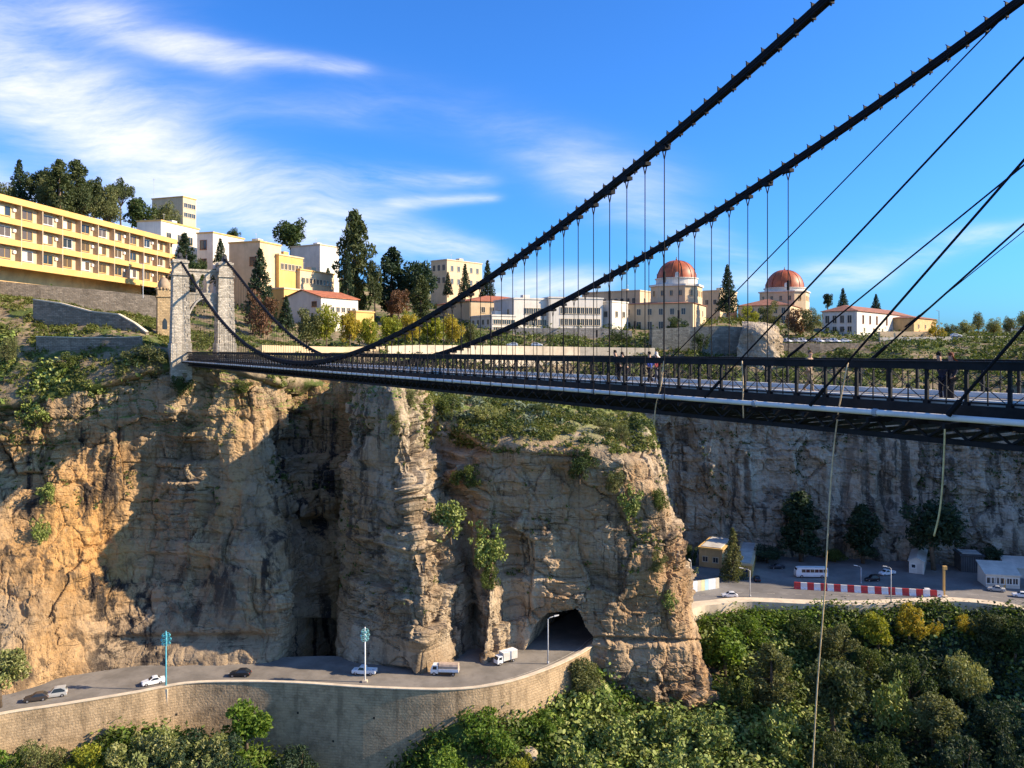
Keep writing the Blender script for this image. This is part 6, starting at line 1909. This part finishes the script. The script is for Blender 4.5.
p, h = on_road(363, 676.5); pickup('white pickup parked in the shade at the foot of the tall pillar', p + Vector((0, 1.0, 0)), h, paint('white', None))
E2 = lambda px, py: G(px, py, ZR) + Vector((0, 0, .006))
car('white car entering the sunlit end of the parking place', E2(729.5, 597), R(176), paint('white', None), 'hatch')
car('black car beside the arm lamp near the kiosk', E2(757, 580.5), R(80), paint('black', None), 'hatch')
car('dark grey car parked along the cliff foot left of the white bus', E2(777, 568.5), R(178), paint('grey', (.03, .033, .04)), 'saloon')
car('black jeep parked behind the barrier beside the white pickup', E2(872, 581), R(185), paint('black', None), 'jeep')
pickup('white pickup parked beyond the black jeep', E2(887, 575), R(200), paint('white', None))
car('white car half hidden at the right end of the barrier', E2(925, 593.8), R(170), paint('white', None), 'hatch')
car('silver grey car parked before the long white cabin', E2(996, 591), R(155), paint('silver', None), 'saloon')
car('white car cut by the right edge of the photograph near the cabins', E2(1021, 597), R(160), paint('white', None), 'saloon')
# small white bus
pb3 = E2(811, 577)
bu = empty('minibus', pb3, R(178), 'white minibus with a dark window band parked behind the barrier', 'bus'); bu.scale = (.86,) * 3
shell([(4.5, .5, 1.3, 1.6, 1.0, .95), (4.4, .4, 1.4, 1.9, 1.1, 1.0), (4.0, .35, 1.45, 2.7, 1.12, .98), (3.2, .35, 1.45, 2.85, 1.12, .98), (-4.0, .35, 1.45, 2.85, 1.12, .98), (-4.35, .4, 1.45, 2.7, 1.1, .96)]).build('body', paint('white', None), bu)
for s in (-1, 1):
    for k in range(6):
        x = 2.9 - k * 1.2
        a = MB(); a.add([(x, s * 1.09, 1.55), (x - 1.06, s * 1.09, 1.55), (x - 1.06, s * 1.03, 2.4), (x, s * 1.03, 2.4)], [(0, 1, 2, 3)]); a.v = [(q, y + s * .03, z) for q, y, z in a.v]; a.build('side_window', M_CGL, bu)
    for x in (2.9, -2.7): wheel(bu, x, s * .98, .42, .28)
    a = MB(); a.box(4.35, 4.5, s * .75 - .16, s * .75 + .16, .85, 1.05); a.build('headlight', M_HEAD, bu)
a = MB(); a.add([(4.42, -.9, 1.75), (4.42, .9, 1.75), (4.08, .85, 2.55), (4.08, -.85, 2.55)], [(0, 1, 2, 3)]); a.v = [(q + .03, y, z) for q, y, z in a.v]; a.build('windscreen', M_CGL, bu)
# cars on the upper terrace and town road
cw = ['white', 'silver', 'white', 'grey', 'white', 'silver', 'white', 'white']
for i in range(8):
    x = 787 + i * 8.0 + (3 if i == 7 else 0)
    p = P(x, 342.6, 251 + i * .6)
    car(['leftmost car, white, in the row above the brown wall', 'silver car second from the left above the brown wall', 'white car left of the dark one above the brown wall', 'only dark car in the row above the brown wall',
         'white car right of the dark one above the brown wall', 'right one of two silver cars above the brown wall', 'white car next to the sideways one above the brown wall', 'white car standing sideways at the right end above the brown wall'][i],
        p, R(-65 if i < 7 else 5), paint(cw[i], None), 'hatch' if i % 2 else 'jeep', group='cars parked on the upper terrace')
for x, Y, hd, lb in ((512, 238, 180, 'left of the two white cars on the town road below the hospital'), (537, 241, 0, 'right one of the two white cars on the town road below the hospital')):
    car(lb, P(x, 346.3, Y), R(hd), paint('white', None), 'hatch')
for x, lb in ((956, 'white car on the high road at the right'),):
    car(lb, P(x, 337.0, 262), R(0), paint('white', None), 'hatch')


# ------------------------------------------------------------------ people on the bridge
def skin_mesh(name, verts, edges, radii, m, parent, sub=1, root=0):
    me = bpy.data.meshes.new(name); me.from_pydata(verts, edges, []); me.materials.append(m)
    o_ = bpy.data.objects.new(name, me); COL.objects.link(o_); o_.parent = parent
    sk = o_.modifiers.new('skin', 'SKIN'); sk.use_smooth_shade = True
    sv = me.skin_vertices[0].data
    for v, r_ in zip(sv, radii): v.radius = (r_[0], r_[1]) if isinstance(r_, tuple) else (r_, r_)
    for i, v in enumerate(sv): v.use_root = i == root
    ss = o_.modifiers.new('sub', 'SUBSURF'); ss.levels = sub; ss.render_levels = sub
    return o_


M_SKIN = mat('skin', (.42, .25, .17), .6, .08)


def person(label, loc, face, top, legs, hair, pose='lean', h=1.74, shoe=(.03, .03, .03), hair_len=0, lean=.18):
    """faces local +y; z 0 is the ground"""
    r = empty('person', loc, face, label, 'person')
    s = h / 1.74; mt = lambda n, c: mat('cloth_%s_%d' % (n, int(sum(c) * 1e4)), c, .9, .15, 3)
    if pose == 'lean':
        hip = (0, -.18, .93); ch = (0, .02, 1.30); nk = (0, .09, 1.47); hd = (0, .15, 1.60)
        sh = .19; el = (.27, .22, 1.17); wr = (.16, .44, 1.27)
        kn = [(.10, -.12, .5), (-.10, -.08, .5)]; an = [(.11, -.22, .09), (-.11, -.10, .09)]
    elif pose == 'walk':
        hip = (0, 0, .93); ch = (0, .03, 1.32); nk = (0, .04, 1.49); hd = (0, .07, 1.62)
        sh = .19; el = (.25, -.05, 1.14); wr = (.25, .12, .95)
        kn = [(.1, .16, .5), (-.1, -.06, .5)]; an = [(.1, .22, .09), (-.1, -.3, .14)]
    else:
        hip = (0, 0, .94); ch = (0, -.01, 1.32); nk = (0, .0, 1.49); hd = (0, .03, 1.62)
        sh = .19; el = (.26, -.03, 1.14); wr = (.24, .1, .92)
        kn = [(.1, .02, .5), (-.1, .03, .5)]; an = [(.11, -.02, .09), (-.11, 0, .09)]
    S = lambda q: tuple(c * s for c in q)
    def mid(a, b, t): return tuple(a[i] + (b[i] - a[i]) * t for i in range(3))
    V = [hip, mid(hip, ch, .5), ch, nk, mid(nk, hd, .6), (hd[0], hd[1] + .01, hd[2] + .07)]
    E_ = [(0, 1), (1, 2), (2, 3), (3, 4), (4, 5)]; RD = [(.15, .115), (.135, .10), (.17, .115), (.055, .06), (.078, .095), (.07, .085)]
    for sg in (1, -1):
        b = len(V); ww = wr if pose != 'walk' or sg == 1 else (wr[0], -wr[1] - .05, wr[2]); ee = el
        V += [(sg * sh, nk[1] - .02, nk[2] - .07), (sg * ee[0], ee[1], ee[2]), (sg * ww[0], ww[1], ww[2]), (sg * ww[0] * .96, ww[1] + .07, ww[2] - .02)]
        E_ += [(2, b), (b, b + 1), (b + 1, b + 2), (b + 2, b + 3)]; RD += [.06, .045, .03, .036]
    for j, sg in enumerate((1, -1)):
        b = len(V); k, a = kn[j], an[j]
        V += [(sg * .095, hip[1], hip[2] - .09), k, a, (a[0], a[1] + .13, a[2] - .045)]
        E_ += [(0, b), (b, b + 1), (b + 1, b + 2), (b + 2, b + 3)]; RD += [.088, .06, .042, .035]
    skin_mesh('body', [S(v) for v in V], E_, [tuple(x * s for x in q) if isinstance(q, tuple) else q * s for q in RD], M_SKIN, r)
    # clothes follow the same skeleton, a little wider
    T = [0, 1, 2, 3] + [6, 7, 8] + [10, 11, 12]
    tv = [S(V[i]) for i in T]; tv[0] = S((hip[0], hip[1] - .01, hip[2] - .13)); tv[3] = S(mid(ch, nk, .75)); te = [(0, 1), (1, 2), (2, 3), (2, 4), (4, 5), (5, 6), (2, 7), (7, 8), (8, 9)]
    tr_ = [(.165 * s, .13 * s), (.155 * s, .12 * s), (.185 * s, .13 * s), (.085 * s, .085 * s), .075 * s, .06 * s, .045 * s, .075 * s, .06 * s, .045 * s]
    skin_mesh('jacket', tv, te, tr_, mt('top', top), r)
    lv = [S(hip), S(V[14]), S(V[15]), S(V[16]), S(V[18]), S(V[19]), S(V[20])]
    skin_mesh('trousers', lv, [(0, 1), (1, 2), (2, 3), (0, 4), (4, 5), (5, 6)], [(.155 * s, .122 * s), .102 * s, .075 * s, .06 * s, .102 * s, .075 * s, .06 * s], mt('legs', legs), r)
    for j in (0, 1):
        a = an[j]; skin_mesh('shoe', [S((a[0], a[1] - .05, .05)), S((a[0], a[1] + .06, .048)), S((a[0], a[1] + .19, .04))], [(0, 1), (1, 2)], [.05 * s, .05 * s, .038 * s], mt('shoe', shoe), r)
    hm = MB(); prof = [(.02, .125), (.06, .115), (.09, .075), (.098, .02), (.09, -.04 - hair_len * .3)] + ([(.085, -.1 - hair_len)] if hair_len else [])
    hm.lathe(prof, 12); hm.v = [(x * .92, y * 1.08 - .018, z) for x, y, z in hm.v]
    hm.v = [(x, min(y, .085 - max(0, .07 - z) * 1.3), z) for x, y, z in hm.v]
    hm.build('hair', mt('hair', hair), r, True, Vector(S((hd[0], hd[1], hd[2] + .06))))
    f_ = MB(); f_.add([(-.014, .0, .0), (.014, .0, .0), (0, .028, -.035), (0, .0, .03), (0, 0, -.045)], [(0, 2, 3), (1, 3, 2), (0, 4, 2), (1, 2, 4)]); f_.build('nose', M_SKIN, r, True, Vector(S((hd[0], hd[1] + .088, hd[2] + .035))))
    for sg in (-1, 1):
        e_ = MB(); e_.lathe([(.002, .012), (.011, .004), (.011, -.004), (.002, -.012)], 6); e_.build('eye', mat('eye', (.02, .015, .012), .3), r, True, Vector(S((hd[0] + sg * .032, hd[1] + .09, hd[2] + .06))))
        e_ = MB(); e_.lathe([(.003, .03), (.014, .01), (.012, -.015), (.003, -.03)], 6); e_.build('ear', M_SKIN, r, True, Vector(S((hd[0] + sg * .083, hd[1], hd[2] + .045))))
    return r


def deck_pt(px, d):
    l, _ = plane_pt(px, 380, d)
    return NX * d + UX * l + Vector((0, 0, ZD + .005))


out = TH + math.pi / 2                     # looking out over the near railing (towards us)
person('person in a dark blue jacket leaning on the near railing at the right', deck_pt(941, RN + .68), out, (.012, .02, .06), (.012, .014, .03), (.02, .015, .012), 'lean', 1.76)
person('person with reddish hair in dark clothes beside the one in the blue jacket', deck_pt(951, RN + .95), out - .5, (.03, .03, .05), (.015, .017, .025), (.14, .045, .025), 'stand', 1.72, hair_len=.12)
person('person in beige clothes walking on the deck', deck_pt(809, RN + 2.6), TH + math.pi + .2, (.30, .22, .14), (.20, .16, .11), (.10, .07, .05), 'walk', 1.80)
person('person in black, left one of the pair leaning left of the thin rope', deck_pt(617, RN + .75), out, (.015, .016, .02), (.02, .022, .03), (.015, .012, .01), 'lean', 1.82)
person('person in a dark jacket, right one of the pair left of the thin rope', deck_pt(624, RN + .75), out, (.03, .028, .035), (.02, .02, .03), (.03, .02, .015), 'lean', 1.72, hair_len=.1)
person('person in a blue top walking just left of the thin rope', deck_pt(650, RN + 2.4), TH + .1, (.03, .05, .22), (.02, .02, .03), (.02, .015, .012), 'walk', 1.72)
person('person in a red top with a light headscarf walking behind the thin rope', deck_pt(657, RN + 3.0), TH + .1, (.30, .06, .06), (.10, .10, .12), (.55, .50, .46), 'walk', 1.70, hair_len=.1)
